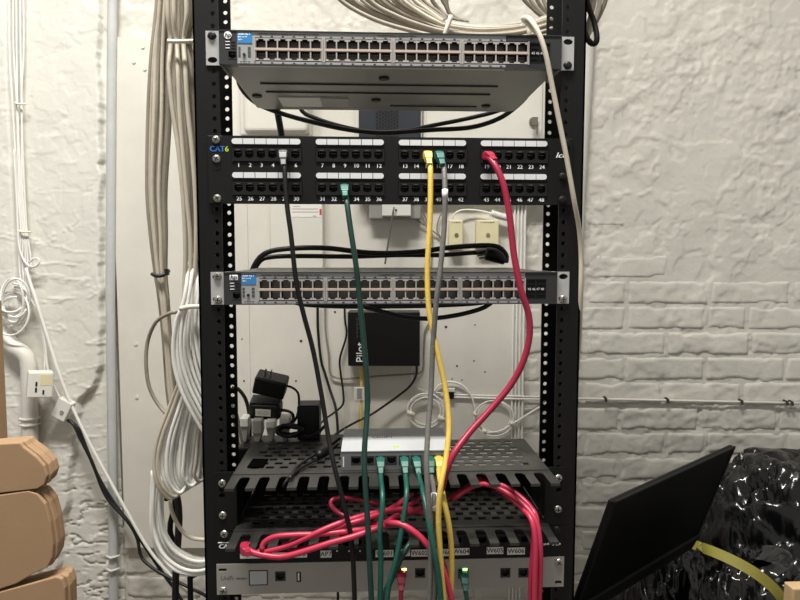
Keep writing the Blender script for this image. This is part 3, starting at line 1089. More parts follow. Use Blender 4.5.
patch('patch_cable', 'green patch cable from the third jack of the small silver switch', 'cord_green', 0.0034,
      [(380.5, 467, FYs - .014), (381, 480, FYs - .035), (382.5, 495, -.075), (382, 512, -.085), (379.5, 535, -.09), (381, 560, -.09), (379.5, 612, -.09)],
      [(uport(2), 'plug_green', pp(381, 480, FYs - .03))])
patch('patch_cable', 'green patch cable from the fifth jack of the small silver switch', 'cord_green', 0.0034,
      [(404.5, 467, FYs - .014), (406, 480, FYs - .035), (406.5, 495, -.075), (402.5, 525, -.085), (396, 560, -.09), (389, 585, -.09), (386, 612, -.09)],
      [(uport(4), 'plug_green', pp(406, 480, FYs - .03))])
patch('patch_cable', 'green patch cable slanting from the sixth jack of the small silver switch', 'cord_green', 0.0036,
      [(416.5, 467, FYs - .014), (420, 480, FYs - .035), (424, 497, -.08), (428.5, 520, -.10), (434, 550, -.108), (438.5, 575, -.108), (442, 612, -.108)],
      [(uport(5), 'plug_green', pp(420, 482, FYs - .03))])
g2 = patch('patch_cable', 'grey patch cable with green boot from the seventh jack of the small switch', 'cord_grey', 0.0032,
      [(430.5, 467, FYs - .014), (432, 478, FYs - .030), (434, 492, -.085), (433.5, 510, -.094), (431, 530, -.092), (436, 570, -.088), (434, 612, -.088)],
      [(uport(6), 'plug_green', pp(432, 480, FYs - .03))])
MB().tube(pts3([(434.2, 493, -.0855), (434.2, 502, -.091), (433.6, 511, -.0945)]), 0.0040, 12).build('cable_label', 'label_white', g2, smooth=True)
patch('patch_cable', 'yellow patch cable from the last jack of the small silver switch', 'cord_yellow', 0.0036,
      [(438.5, 467, FYs - .016), (440, 480, FYs - .04), (444, 500, -.08), (449, 525, -.085), (451.5, 550, -.085), (451.5, 580, -.085), (450, 612, -.085)],
      [(uport(7), 'plug_yellow', pp(440, 482, FYs - .03))])
patch('patch_cable', 'dark green patch cable slanting under the W602 label', 'cord_green_dark', 0.0038,
      [(411, 542, -.06), (402, 556, -.07), (392, 578, -.075), (384, 596, -.075), (380, 614, -.075)])
# gateway
a = Vector((0.0120, -0.011, Z0 - 16 * U - .0185))
patch('patch_cable', 'red patch cable plugged into the gateway beside a lit lamp', 'cord_crimson', 0.0032,
      [(401, 577, -.018), (401, 588, -.030), (401, 600, -.036), (401, 614, -.036)], [(a, 'plug_red', pp(401, 590, -.028))])
a = Vector((0.0990, -0.011, Z0 - 16 * U - .0215))
patch('patch_cable', 'green patch cable plugged into the gateway beside a green lamp', 'cord_green', 0.0032,
      [(463, 577, -.018), (465, 588, -.030), (467, 600, -.036), (468, 614, -.036)], [(a, 'plug_green', pp(465, 590, -.028))])

# red patch cables lying through the lower fingers
RG = 'red patch cables lying across the lower fingers'
rl = 'red patch cable lying across the lower fingers of the cable manager'
zq = Z0 - 15 * U


def red(L, r=0.0036, m='cord_red', lab=rl, grp=RG, y=-.06):
    return cable('patch_cable', lab, 'cable', pts3(L, y), r, m, grp)


o = cable('patch_cable', 'red patch cable with its boot resting on the end finger', 'cable',
      pts3([(247, 550, -.078), (258, 554, -.084), (280, 557, -.088), (302, 552, -.090), (330, 543, -.090), (352, 537, -.088), (378, 528, -.080), (395, 522, -.06)]), 0.0040, 'cord_red')
plug(o, pp(245, 547, -.066), 'plug_red', toward=pp(252, 553, -.09))
red([(262, 550, -.084), (264, 543, -.082), (274, 537, -.084), (292, 535, -.086), (320, 534, -.086), (350, 531, -.082), (378, 527, -.07), (392, 519, -.05)])
red([(258, 552, -.080), (272, 550, -.084), (290, 545, -.086), (310, 536, -.088), (332, 526, -.084), (352, 519, -.075), (378, 512, -.062), (405, 509, -.05), (425, 513, -.045)])
red([(283, 546, -.080), (300, 540, -.082), (322, 533, -.084), (344, 525, -.080), (368, 518, -.072), (392, 508, -.05), (412, 494, -.02)], m='cord_red')
red([(290, 551, -.080), (312, 547, -.084), (340, 540, -.086), (366, 533, -.08), (384, 524, -.07), (404, 509, -.045), (424, 495, -.015)], m='cord_crimson', r=.0034)
red([(352, 518, -.045), (340, 514, -.040), (331, 505, -.034), (334, 499, -.028), (348, 498, -.022), (364, 501, -.02), (384, 505, -.02)], m='cord_crimson', r=.0032)
cable('patch_cable', 'red patch cable running down in front of the gateway past the W603 label', 'cable',
      pts3([(372, 524, -.060), (388, 523, -.075), (402, 524.5, -.085), (417, 534, -.092), (429, 547, -.096), (441, 565, -.098), (448, 585, -.098), (455, 614, -.098)]), 0.0040, 'cord_red')
cable('patch_cable', 'thin red patch cable behind the yellow cables below the gateway', 'cable',
      pts3([(437, 548, -.070), (444, 566, -.074), (450, 590, -.074), (454, 614, -.074)]), 0.0036, 'cord_crimson')
RG2 = 'red patch cables dropping over the end fingers'
rl2 = 'red patch cable dropping over the end fingers beside the rack post'
for i, L in enumerate((
        [(452, 500, -.02), (468, 489, -.022), (484, 484, -.03), (504, 491, -.045), (524, 505, -.062), (536, 521, -.080), (540, 545, -.088), (540, 575, -.088), (538.5, 614, -.088)],
        [(470, 478, -.012), (488, 483, -.024), (508, 496, -.045), (522, 508, -.06), (532, 521, -.082), (535.5, 545, -.090), (535, 575, -.092), (534.5, 614, -.092)],
        [(480, 480, -.010), (500, 488, -.03), (520, 500, -.05), (531, 513, -.066), (534, 530, -.078), (533, 553, -.082), (531, 580, -.084), (530.5, 614, -.084)],
        [(484, 478, -.010), (506, 487, -.03), (526, 502, -.05), (536, 517, -.072), (537.5, 540, -.080), (537.5, 575, -.080), (536.5, 614, -.080)])):
    cable('patch_cable', rl2, 'cable', pts3(L), 0.0036, ('cord_red', 'cord_red', 'cord_crimson', 'cord_red')[i], RG2)
red([(386, 520, -.03), (415, 512, -.02), (440, 503, -.01), (462, 490, -.005), (480, 480, -.004)], r=.0032, m='cord_crimson', lab='dark red patch cable crossing inside the cable manager', grp=None)

# ================================================================== POWER CORDS BEHIND THE EQUIPMENT
YB = 0.285
cable('power_cable', 'black power cord sagging below the upper switch from side to side', 'cord',
      pts3([(243, 62, .262), (238, 78, .262), (244, 92, .265), (258, 104, .27), (280, 113, .28), (312, 122, .285), (350, 130, .285), (385, 133, .285), (430, 130, .285), (470, 127.5, .285), (498, 119, .28), (517, 106, .275), (529, 92, .262), (534, 70, .262)]), 0.0041, 'cord_black')
cable('power_cable', 'second black power cord curving up behind the upper switch', 'cord',
      pts3([(296, 95, .292), (302, 111, .292), (315, 118, .292), (340, 126, .292), (372, 132, .292), (402, 131, .295), (435, 125, .295), (470, 118, .292), (500, 110, .285), (524, 97, .272), (534, 84, .268)]), 0.0038, 'cord_black')
cable('power_cable', 'broad black cord hanging in front of the white rounded enclosure', 'cord',
      pts3([(275.5, 93, .262), (276, 100, .275), (277.5, 112, .29), (281, 132, .30), (285, 160, .30), (288, 185, .30)]), 0.0058, 'cord_black')
pc = cable('power_cable', 'black power cord with three-pin plug arching over the lower switch', 'cord',
      pts3([(248, 284, .262), (254, 266, .266), (264, 254, .268), (284, 249, .268), (325, 248, .268), (372, 253, .268), (415, 252, .268), (450, 247.5, .268), (482, 245.5, .268), (498, 247, .262), (506, 255, .258), (506, 262, .252)]), 0.0046, 'cord_black')
pl = MB()
pl.tube(pts3([(505, 262, .252), (500, 258, .252), (494, 255, .252), (486, 253.5, .252)]), [0.0060, 0.0105, 0.0125, 0.0115], 12)
pl.build('plug', 'plastic_black', pc, smooth=True)
for (pa, pb) in (((486, 250), (476, 251.5)), ((486, 254), (477, 256)), ((487, 257), (479, 258.5))):
    MB().tube(pts3([(pa[0], pa[1], .252), (pb[0], pb[1], .252)]), 0.0018, 6).build('prong', 'screw_steel', pc)
cable('power_cable', 'black power cord lying flat over the top of the lower switch', 'cord',
      pts3([(252, 275, .275), (260, 261, .278), (272, 257, .28), (300, 256, .28), (350, 256.5, .28), (400, 255, .28), (440, 255, .28), (468, 253, .28), (486, 252, .275)]), 0.0042, 'cord_black')
cable('power_cable', 'black power cord sagging below the lower switch', 'cord',
      pts3([(352, 296, .27), (360, 305, .27), (380, 311, .27), (405, 317, .27), (430, 318.5, .27), (460, 314.5, .27), (485, 307, .27), (498, 296, .27)]), 0.0042, 'cord_black')
cable('power_cable', 'black power cord running level along the lower switch', 'cord',
      pts3([(285, 297, .275), (300, 303.5, .275), (340, 306, .275), (390, 306, .275), (440, 305, .275), (484, 302, .275), (492, 296, .275)]), 0.0048, 'cord_black')

# ================================================================== THINGS ON THE BACKBOARD
def wbox(parent, name, px0, py0, px1, py1, off, back=0.02, m='enclosure_white', bevel=0.002, seg=2):
    a, b = wl(px0, py1, off), wl(px1, py0, off)
    return MB().box(a.x, b.x, -off, -back - 0.0002, a.z, b.z).build(name, m, parent, bevel=bevel, seg=seg)


e = wall_thing('enclosure', 'white rounded plastic enclosure on the board above the patch panel', 'enclosure')
wbox(e, 'cover', 243, 60, 307, 133, 0.085, 0.05, bevel=0.012, seg=4)
wbox(e, 'base', 240, 56, 310, 136, 0.05, 0.02, bevel=0.006, seg=3)
e = wall_thing('wall_cabinet', 'cream metal cabinet with a keyed lock mounted on the wall', 'cabinet')
wbox(e, 'body', 423, 62, 546, 196, 0.050, 0.02, m='enclosure_white', bevel=0.002)
wbox(e, 'door', 426, 66, 543, 192, 0.056, 0.050, m='enclosure_white', bevel=0.0015)
c = wl(533, 121.5, 0.057)
MB().tube([(c.x, -0.055, c.z), (c.x, -0.063, c.z)], 0.010, 16).build('lock', 'screw_steel', e)
k = MB()
k.tube([(c.x, -0.063, c.z), (c.x, -0.076, c.z)], 0.004, 8)
k.box(c.x - 0.006, c.x + 0.007, -0.080, -0.078, c.z - 0.012, c.z + 0.006)
k.box(c.x + 0.004, c.x + 0.009, -0.077, -0.075, c.z - 0.034, c.z - 0.004)
k.build('key', 'brass_key', e)
e = wall_thing('vented_unit', 'dark vented power unit on the board behind the patch panel', 'power unit')
wbox(e, 'body', 359, 70, 420, 190, 0.08, 0.02, m='navy_plastic', bevel=0.003)
for i in range(8):
    for j in range(14):
        c = wl(377 + i * 2.9, 92 + j * 3.6 + (1.8 if i % 2 else 0), 0.0802)
        MB().box(c.x - .0026, c.x + .0026, -0.0808, -0.0795, c.z - .0028, c.z + .0028).build('vent_slot', 'hole_black', e)
for px in (357.5, 421.5):
    wbox(e, 'side_rail', px - 1, 68, px + 1, 192, 0.06, 0.02, m='white_plastic', bevel=0)
e = wall_thing('electrical_box', 'flat white electrical box with a paper notice on its cover', 'electrical box')
wbox(e, 'cover', 271, 150, 322, 282, 0.055, 0.02, m='enclosure_white', bevel=0.002)
wbox(e, 'notice', 291, 180, 321, 217, 0.0556, 0.055, m='paper', bevel=0)
for i, (x0, x1, y_) in enumerate(((293, 300, 206.5), (292, 318, 209), (292, 319, 212), (313, 316, 216))):
    wbox(e, 'notice_print', x0, y_ - .4, x1, y_ + .4, 0.0559, 0.0556, m='stain_grey', bevel=0)
wbox(e, 'notice_mark', 319.5, 209, 321.5, 215, 0.0559, 0.0556, m='ink_red', bevel=0)
e = wall_thing('junction_box', 'small white junction box with grey sides hanging under the patch panel', 'junction box')
wbox(e, 'base', 369, 192, 421, 219, 0.055, 0.02, m='grey_plastic', bevel=0.003)
wbox(e, 'cover', 382, 188, 411, 216, 0.075, 0.055, m='white_plastic', bevel=0.002)
c = wl(396, 210, 0.0755)
MB().tube([(c.x, -0.0745, c.z), (c.x, -0.0765, c.z)], 0.0028, 8).build('screw', 'ink_grey', e)
cable('thin_rod', 'thin grey rod hanging from the small white junction box', 'rod', wpts([(394, 207, .085), (390, 232, .08), (385, 264, .075)]), 0.0022, 'cord_grey')
for (x0, x1, y1, lab) in ((449, 463, 246, 'narrow ivory telephone jack box with a single screw'), (476, 499, 244, 'wide ivory telephone jack box beside the narrow one')):
    e = wall_thing('telephone_jack', lab, 'jack box', 'ivory jack boxes on the board')
    wbox(e, 'cover', x0, 220, x1, y1 + 4, 0.048, 0.02, m='ivory_plastic', bevel=0.002)
    c = wl((x0 + x1) / 2 + 0.5, 235, 0.0485)
    MB().tube([(c.x, -0.0475, c.z), (c.x, -0.0495, c.z)], 0.0052, 12).build('screw', 'screw_steel', e)
    c = wl((x0 + x1) / 2, 222.5, 0.0483)
    fine_print((x1 - x0) / 400 * .6, 0.0030, c.x, -0.0484, c.z, 'ink_grey', e, seed=9)
cable('telephone_wire', 'thin white wire arching from the narrow ivory jack box', 'wire', wpts([(453, 222, .035), (453, 216, .04), (460, 210.5, .04), (474, 210, .035), (486, 212, .035), (494, 214, .04)]), 0.0022, 'cord_white')
t = cable('splice_tube', 'short white splice tube above the ivory jack box', 'tube', wpts([(491, 213, .045), (500, 216, .045), (511, 218.5, .045)]), 0.0085, 'white_plastic')
for L in ([(419, 205, .03), (426, 219, .03), (432, 234, .028), (432, 252, .026), (431, 270, .026)], [(411, 217, .03), (420, 222, .03), (433, 231, .03), (441, 240, .028), (440, 262, .026), (439, 272, .026)], [(447, 208, .03), (440, 216, .03), (437, 230, .03), (444, 242, .03)]):
    cable('telephone_wire', 'thin grey wire running down the board below the junction box', 'wire', wpts(L), 0.0018, 'cord_taupe', 'thin wires below the junction box')
# white wires clipped down the edge of the board
for i, px in enumerate((512, 515.5, 519, 522.5)):
    cable('riser_wire', 'white painted wire running straight down the board edge', 'wire', wpts([(px + 4.5, 150), (px + 3, 206), (px + 1.5, 300), (px, 400), (px - 1, 470), (px - 2, 545)], .0235), 0.0026, 'cord_white', 'painted wires down the board edge')

# black service box with lettering
e = wall_thing('service_box', 'flat black fibre service box with white lettering along its edge', 'network box')
wbox(e, 'body', 348, 312, 420, 366, 0.075, 0.02, m='plastic_black', bevel=0.002)
c = wl(360.3, 352.5, 0.0758)
text('Pilot', 0.027, c.x, -0.0757, c.z, 'ink_white', e, 'lettering', rot=math.pi / 2, bold=.0006)
c = wl(357.2, 327.5, 0.0758)
fine_print(0.050, 0.0050, c.x, -0.0757, c.z, 'ink_grey', e, 'lettering', rot=math.pi / 2, seed=10)
yc = cable('fibre_cable', 'thin yellow fibre cord below the black service box', 'cord', wpts([(361.5, 364, .045), (361.5, 385, .05), (361, 410, .06), (360.5, 445, .07)]), 0.0036, 'cord_yellow')
MB().tube(wpts([(361.5, 367, .045), (361.5, 378, .048)]), 0.0052, 8).build('connector', 'cord_yellow', yc)
a, b = wl(354, 400, .06), wl(364.5, 387, .06)
tg = MB().box(a.x, b.x, -0.064, -0.058, a.z, b.z)
tg = tg.build('cable_tag', 'white_plastic', yc, bevel=.001)
tg.matrix_world = MW
a, b = wl(357, 399, .0642), wl(362, 388.5, .0642)
tg = MB().box(a.x, b.x, -0.0646, -0.0640, a.z, b.z).build('tag_window', 'grey_plastic', yc)
tg.matrix_world = MW
for L, r, m, lab in (
        ([(317.5, 300, .04), (318, 330, .035), (321, 360, .035), (324.5, 372, .035), (330, 390, .04), (336, 410, .06), (338, 440, .08), (337, 460, .1)], .0034, 'cord_black', 'thin black lead falling from the lower switch behind the adapters'),
        ([(325, 300, .03), (325.5, 330, .03), (328.5, 352, .03), (330, 372, .03), (336, 377.5, .03), (350, 378.5, .03), (380, 376, .032), (410, 374, .03), (422, 371, .028), (424, 350, .026), (425.5, 330, .026), (432, 318, .026), (436, 300, .026)], .0024, 'cord_taupe', 'grey wire looping under the black service box'),
        ([(344.5, 300, .04), (345, 320, .035), (346.5, 335, .035), (340, 358, .035), (340.5, 372, .035), (343, 390, .04), (343, 404, .045), (335, 412, .05), (324, 420, .06), (314, 432, .08), (310, 440, .09)], .0026, 'cord_black', 'thin black wire kinking down beside the black service box'),
        ([(416, 360, .06), (416.5, 374, .06), (410, 386, .055), (398, 396, .05), (384, 406, .05), (372, 414, .055), (356, 422, .07), (342, 430, .1), (332, 437, .13), (322, 446, .2)], .0030, 'cord_black', 'black lead sloping from the service box to the adapters'),
        ([(414, 364, .045), (412, 372, .03), (412, 382, .026), (418, 388, .026), (428, 392, .026), (440, 393, .026), (447, 395, .026)], .0016, 'cord_white', 'thin white wire curling under the service box')):
    cable('thin_lead', lab, 'wire', wpts(L), r, m)

# coils of white wire
def coil(name, label, px, py, rx, ry, turns, r, m, off=0.03, extra_in=None, extra_out=None):
    L = []
    rr = random.Random(px)
    n = int(turns * 14)
    for i in range(n + 1):
        g = 2 * math.pi * i / 14
        j = 1 + rr.uniform(-.02, .02) + 0.13 * math.sin(i / n * 6.0)
        L.append((px + rx * j * math.sin(g), py - ry * j * math.cos(g), off + 0.010 * math.sin(g * .37)))
    L = (extra_in or []) + L + (extra_out or [])
    return cable(name, label, 'wire', wpts(L), r, m)


cw = coil('wire_coil', 'thick coil of white wire tied up above the small silver switch', 426, 411, 16.5, 15.5, 4.0, .0022, 'cord_white', .034)
for px, py in ((410.5, 413), (441, 418)):
    MB().tube(wpts([(px - 3, py - 1, .045), (px + 4, py + 2, .045)]), 0.006, 8).build('wire_tie', 'tie_white', cw, smooth=True)
cw = coil('wire_coil', 'loose open coil of white wire hanging on the board', 494, 417.5, 18, 16.5, 2.0, .0020, 'cord_white', .028)
for px, py in ((475, 414), (484, 431), (512, 423)):
    MB().tube(wpts([(px - 2, py - 1, .036), (px + 2, py + 1.5, .036)]), 0.0055, 8).build('wire_tie', 'tie_white', cw, smooth=True)
cable('thin_lead', 'white wire arching from the thick coil to the loose coil', 'wire', wpts([(434, 392, .03), (438, 386, .03), (447, 382, .03), (460, 384, .03), (470, 394, .03), (475, 408, .03), (475, 416, .03)]), .0026, 'cord_white')
cable('thin_lead', 'white wire rising from the loose coil behind the rack post', 'wire', wpts([(484, 433, .034), (500, 431, .034), (514, 423, .034), (530, 413, .03), (545, 404, .03), (552, 400, .03)]), .0028, 'cord_white')
for dy in (0, 2.6):
    cable('thin_lead', 'white wire running level from the black clip across the board', 'wire', wpts([(450, 394.5 + dy, .026), (480, 395.5 + dy, .026), (508, 396.2 + dy, .027), (524, 396.5 + dy, .027), (545, 397 + dy, .012), (560, 397.3 + dy, .012)]), .0022, 'cord_white', 'level twin wires on the board')
cl = wall_thing('wire_clip', 'small black clip at the end of the level white wires', 'clip')
wbox(cl, 'body', 449, 392, 454, 399, 0.034, 0.02, m='plastic_black', bevel=.001)
wbox(cl, 'cap', 448, 388.5, 455, 392, 0.032, 0.02, m='white_plastic', bevel=.001)

# ------------------------------------------------------------------ level conduit across the brick wall
cond = wall_thing('conduit', 'thin painted conduit clipped level across the brick wall', 'conduit')
a, b = wl(548, 398, .012), wl(860, 404.5, .012)
MB().tube([tuple(a), tuple((a + b) / 2), tuple(b)], 0.0034, 8).build('pipe', 'paint_white_pipe', cond, smooth=True)
for px in (605, 667, 741, 786, 791):
    c = wl(px, 398 + (px - 548) * 0.0208, .012)
    MB().tube([(c.x, -0.002, c.z + .004), (c.x, -0.018, c.z + .003), (c.x + .001, -0.018, c.z - .005)], 0.0034, 8).build('clip', 'nail_dark', cond)
# broad plastered pipe beside the rack post
pi = MB().tube([(*wp(591, -40, .01)[:2], 3.25), tuple(wp(591, -40, .01)), tuple(wp(585, 60, .01)), tuple(wp(577, 190, .01)), tuple(wp(570, 330, .01)), tuple(wp(563, 520, .01)), tuple(wp(556, 700, .01)), (*wp(556, 700, .01)[:2], 0.0)], 0.021, 14).build('wall_pipe', 'paint_white_pipe', None, smooth=True)
tag(pi, 'white painted pipe running down the brick wall behind the post', 'pipe')
# conduits at the other side
pi = MB().tube([(*wp(113, -45, .024)[:2], 3.25), tuple(wp(113, -45, .024)), tuple(wp(111.5, 100, .024)), tuple(wp(110.5, 300, .024)), tuple(wp(113, 500, .024)), tuple(wp(114, 690, .024)), (*wp(114, 690, .024)[:2], 0.0)], 0.0115, 14).build('wall_pipe', 'paint_pipe', None, smooth=True)
tag(pi, 'grey conduit running down beside the edge of the white board', 'pipe')
for py in (556, 569):
    c = wp(113, py, .03)
    MB().tube([c + Vector((-.018, 0, .001)), c + Vector((0, -.013, .001)), c + Vector((.018, 0, .001))], 0.0035, 8).build('pipe_strap', 'paint_white_pipe', pi, smooth=True)
pi = MB()
pi.tube(smoothpath(wpts([(3, 330, .03), (12, 346, .04), (22, 352, .045), (28, 362, .045), (29.5, 390, .045), (30, 440, .045), (31, 520, .045), (31, 690, .045)])) + [Vector((*wp(31, 690, .045)[:2], 0.0))], 0.0190, 16)
pi = pi.build('wall_pipe', 'paint_white_pipe', None, smooth=True)
tag(pi, 'white painted drain pipe bending down under the tangled wire coil', 'pipe')
for py in (418, 424):
    c = wp(30, py, .045)
    MB().tube([c + Vector((-.021, .006, 0)), c + Vector((-.017, -.014, 0)), c + Vector((0, -.021, 0)), c + Vector((.017, -.014, 0)), c + Vector((.021, .006, 0))], 0.0034, 8).build('pipe_strap', 'paint_white_pipe', pi, smooth=True)
pi = MB().tube([(*wp(23.5, -45, .012)[:2], 3.25), tuple(wp(23.5, -45, .012)), tuple(wp(25, 150, .012)), tuple(wp(28, 285, .012)), tuple(wp(29, 345, .012))], 0.0095, 12).build('wall_pipe', 'paint_pipe', None, smooth=True)
tag(pi, 'slim grey conduit behind the white wires on the plaster', 'pipe')

# white wires down the plaster, tied together
WG = 'white wires tied together down the plaster'
for i, (x0, x1, x2, x3) in enumerate(((9, 13, 17, 22), (13, 15.5, 19, 24), (16, 18, 20.5, 25.5), (20, 20.5, 22, 26.5), (23, 22, 24, 28))):
    cable('white_wire', 'thin white wire running down the plaster to the tangled coil', 'wire',
          wpts([(x0, -40, .036), (x0 + .6, 50, .036), (x1 + (1.2 if i % 2 else -.6), 102, .04), (x2, 180, .04), (x3 - 1, 231, .042), (x3 + (i - 2) * 1.4, 262, .042), (x3 + 1, 300, .044)]), .0023, 'cord_white', WG)
cable('white_wire', 'white wire ending in a small curl below the ties', 'wire', wpts([(14, 150, .045), (17, 205, .045), (19, 245, .048), (25, 262, .052), (33, 267, .056), (39, 263, .056), (38, 258.5, .056), (33, 259, .056), (29, 263, .054)]), .0026, 'cord_white')
for (px, py, w_) in ((20.5, 103.5, 5.5), (25, 231.5, 6)):
    o = MB().tube(smoothpath(wpts([(px - w_, py - 1, .042), (px - w_ * .6, py + .4, .052), (px + w_ * .6, py + .6, .052), (px + w_, py, .042)])), .0024, 8).build('wire_tie', 'tie_white', None, smooth=True)
    tag(o, 'white cable tie around the wires on the plaster, ' + ('upper of two' if py < 200 else 'lower of two'), 'cable tie')
rr = random.Random(11)
for i in range(6):
    cxp, cyp = 16 + rr.uniform(-4, 3), 306 + rr.uniform(-6, 10)
    rx, ry, ph0 = rr.uniform(10, 17), rr.uniform(11, 24), rr.uniform(0, 6)
    L = []
    for q in range(15 + i):
        g = ph0 + q * 0.46
        L.append((cxp + rx * math.sin(g), cyp + ry * math.cos(g) + 5 * math.sin(g * .5), .058 + .02 * math.sin(g * .7 + i)))
    cable('wire_loop', 'loop of white wire tangled in the coil on the drain pipe', 'wire', wpts(L), .0026, 'cord_white', 'tangled white wire loops')
for L, lab in (([(31, 288, .056), (37, 300, .056), (42, 325, .055), (45, 345, .054), (48, 370, .05), (56, 390, .05), (60, 398, .052)], 'white wire falling from the coil to the small plug box'),
               ([(28, 296, .05), (35, 306, .052), (40, 320, .052), (44, 345, .05), (45, 358, .05), (44, 380, .05)], 'white wire falling from the coil to the socket box'),
               ([(26, 268, .056), (30, 282, .058), (36, 300, .06), (50, 345, .06), (66, 392, .06), (86, 436, .06), (104, 470, .062), (126, 510, .066), (148, 548, .07), (172, 577, .08), (200, 604, .09), (215, 622, .09)], 'long white cord slanting down the wall past the board edge')):
    cable('white_wire', lab, 'wire', wpts(L), .0026 if 'long' not in lab else .0040, 'cord_white')
# socket box on the pipe and plug box on its cord
e = thing('socket_box', 'white socket box with yellowed side fixed on the drain pipe', 'socket box', tuple(wp(41, 384, .085)), (0.0, 0.10, 0.55))
MB().plate(-0.030, 0.024, -0.030, 0.032, [], -0.022, 0.018, 'y').build('body', 'white_plastic', e, bevel=.003)
MB().box(-0.004, 0.020, -0.0228, -0.021, 0.000, 0.026).build('yellowed_tape', 'ivory_plastic', e)
for xx, zz in ((-0.012, -.010), (-0.012, .004), (0.004, -.016)):
    MB().box(xx - .002, xx + .002, -0.0236, -0.021, zz - .005, zz + .005).build('slot', 'hole_black', e)
e = thing('plug_box', 'white square plug box hanging where the black cords start', 'plug', tuple(wp(63.5, 409, .055)), (0, 0.48, -0.10))
MB().box(-0.019, 0.019, -0.010, 0.012, -0.026, 0.026).build('body', 'white_plastic', e, bevel=.0025)
MB().tube([(0.004, -0.009, -0.004), (0.004, -0.0125, -0.004)], .005, 10).build('button', 'grey_plastic', e)
for L, lab in (([(68, 420, .055), (74, 425, .06), (80, 438, .06), (92, 462, .06), (106, 496, .06), (128, 522, .065), (137, 538, .065), (141, 556, .07), (150, 566, .08), (168, 577, .09), (190, 588, .1), (206, 596, .1), (225, 612, .1)], 'black cord hanging in a bow from the white plug box'),
               ([(70, 421, .05), (78, 428, .055), (84, 442, .055), (97, 474, .055), (112, 500, .056), (130, 524, .058), (146, 548, .06), (162, 572, .07), (178, 594, .08), (190, 618, .08)], 'black cord slanting straight down from the white plug box')):
    cable('black_cable', lab, 'cord', wpts(L), .0040, 'cord_black')

# ================================================================== GREY CABLE BUNDLES BESIDE THE RACK
def bundle(n, left, right, r, mats, label, group, ydep, spread, seed, name='network_cable', jit=0.6):
    rr = random.Random(seed)
    for i in range(n):
        t = (i + 0.5) / n
        L = []
        ph_ = rr.uniform(0, 6)
        amp = rr.uniform(-1, 1)
        yo = rr.uniform(-spread, spread)
        for j, (a, b) in enumerate(zip(left, right)):
            x = a[0] + (b[0] - a[0]) * t + jit * math.sin(ph_ + j * 1.3) * amp
            y_ = a[1] + (b[1] - a[1]) * t
            d = a[2] + (b[2] - a[2]) * t if len(a) > 2 else ydep
            L.append(pp(x, y_, d + yo * (0.5 if j in (2,) else 1)))
        cable(name, label, 'cable', L, r * rr.uniform(.93, 1.07), rr.choice(mats), group)


bundle(9, [(158, -30), (156, 8), (150, 60), (146.5, 120), (146, 190), (150, 235), (155, 272), (159, 300), (163, 340), (168, 400), (178, 440), (182, 480)],
       [(172, -30), (170, 8), (170, 60), (171, 120), (167, 190), (167, 235), (166, 272), (168, 300), (171, 340), (177, 400), (188, 440), (192, 480)],
       .0033, ['cord_beige', 'cord_taupe', 'cord_taupe'], 'beige network cable in the slim bundle held by a black tie', 'cables in the black-tied bundle', .20, .012, 5)
bundle(15, [(164, -30), (166, 15), (171, 41), (169, 70), (171, 110), (176, 150), (182, 200), (186, 250), (184, 306)],
       [(206, -30), (205, 15), (196, 41), (204, 70), (206, 110), (207, 150), (207, 200), (206, 250), (203, 306)],
       .0035, ['cord_beige', 'cord_taupe', 'cord_ivory', 'cord_ivory', 'cord_beige'], 'beige network cable in the broad bundle against the rack post', 'cables in the broad bundle', .16, .022, 8, jit=1.6)
# white hank: cables crossing from the tie down
bundle(9, [(188, -30, .215), (188, 60, .215), (189, 150, .21), (191, 235, .18), (186, 280, .135), (181, 306, .125), (175, 320, .125), (171.5, 345), (173, 370), (181, 396), (196, 424), (212, 448)],
       [(206, -30, .215), (204, 60, .215), (206, 150, .21), (206, 235, .18), (205, 280, .135), (203, 306, .125), (204, 316, .125), (205, 330), (207, 345), (210, 360), (214, 376), (220, 395)],
         .0030, ['cord_white'], 'white network cable in the hank hanging from the white tie', 'cables in the white hank', .125, .010, 13, jit=.5)
bundle(11, [(203, 312, .15), (194, 340, .15), (182, 372, .15), (168, 405, .15), (156, 436, .15), (152, 462, .15), (155, 482, .15), (163, 496, .155), (171, 499, .16), (176, 488, .165), (178, 465, .17), (184, 430, .17), (194, 395, .17), (206, 350, .17)],
       [(214, 330, .15), (212, 352, .15), (207, 385, .15), (203, 415, .15), (200, 440, .15), (198, 462, .15), (196, 474, .15), (200, 480, .155), (205, 478, .16), (208, 470, .165), (210, 455, .17), (212, 430, .17), (216, 395, .17), (220, 350, .17)],
       .0031, ['cord_ivory', 'cord_white', 'cord_beige', 'cord_white'], 'off-white network cable turning back at the bottom of the hank', 'cables looping at the hank bottom', .150, .014, 17, jit=1.0)
bundle(6, [(152, 470), (150, 500), (150, 530), (158, 556), (176, 572), (196, 576), (216, 570)],
       [(166, 480), (163, 505), (166, 530), (176, 546), (190, 554), (202, 557), (216, 556)],
       .0034, ['cord_white'], 'white network cable swinging in a low loop behind the post', 'low white loops', .175, .008, 23, jit=.8)
cable('network_cable', 'taupe network cable bowing out beside the slim bundle', 'cable', pts3([(176, 312, .16), (168, 314, .17), (156, 322, .18), (148, 340, .19), (146, 362, .19), (149, 386, .19), (158, 404, .19), (170, 418, .18)]), .0031, 'cord_taupe')
cable('network_cable', 'grey network cable crossing from the hank to the post', 'cable', pts3([(170, 500, .17), (172, 512, .17), (180, 528, .17), (192, 538, .17), (214, 540, .17)]), .0034, 'cord_ivory')
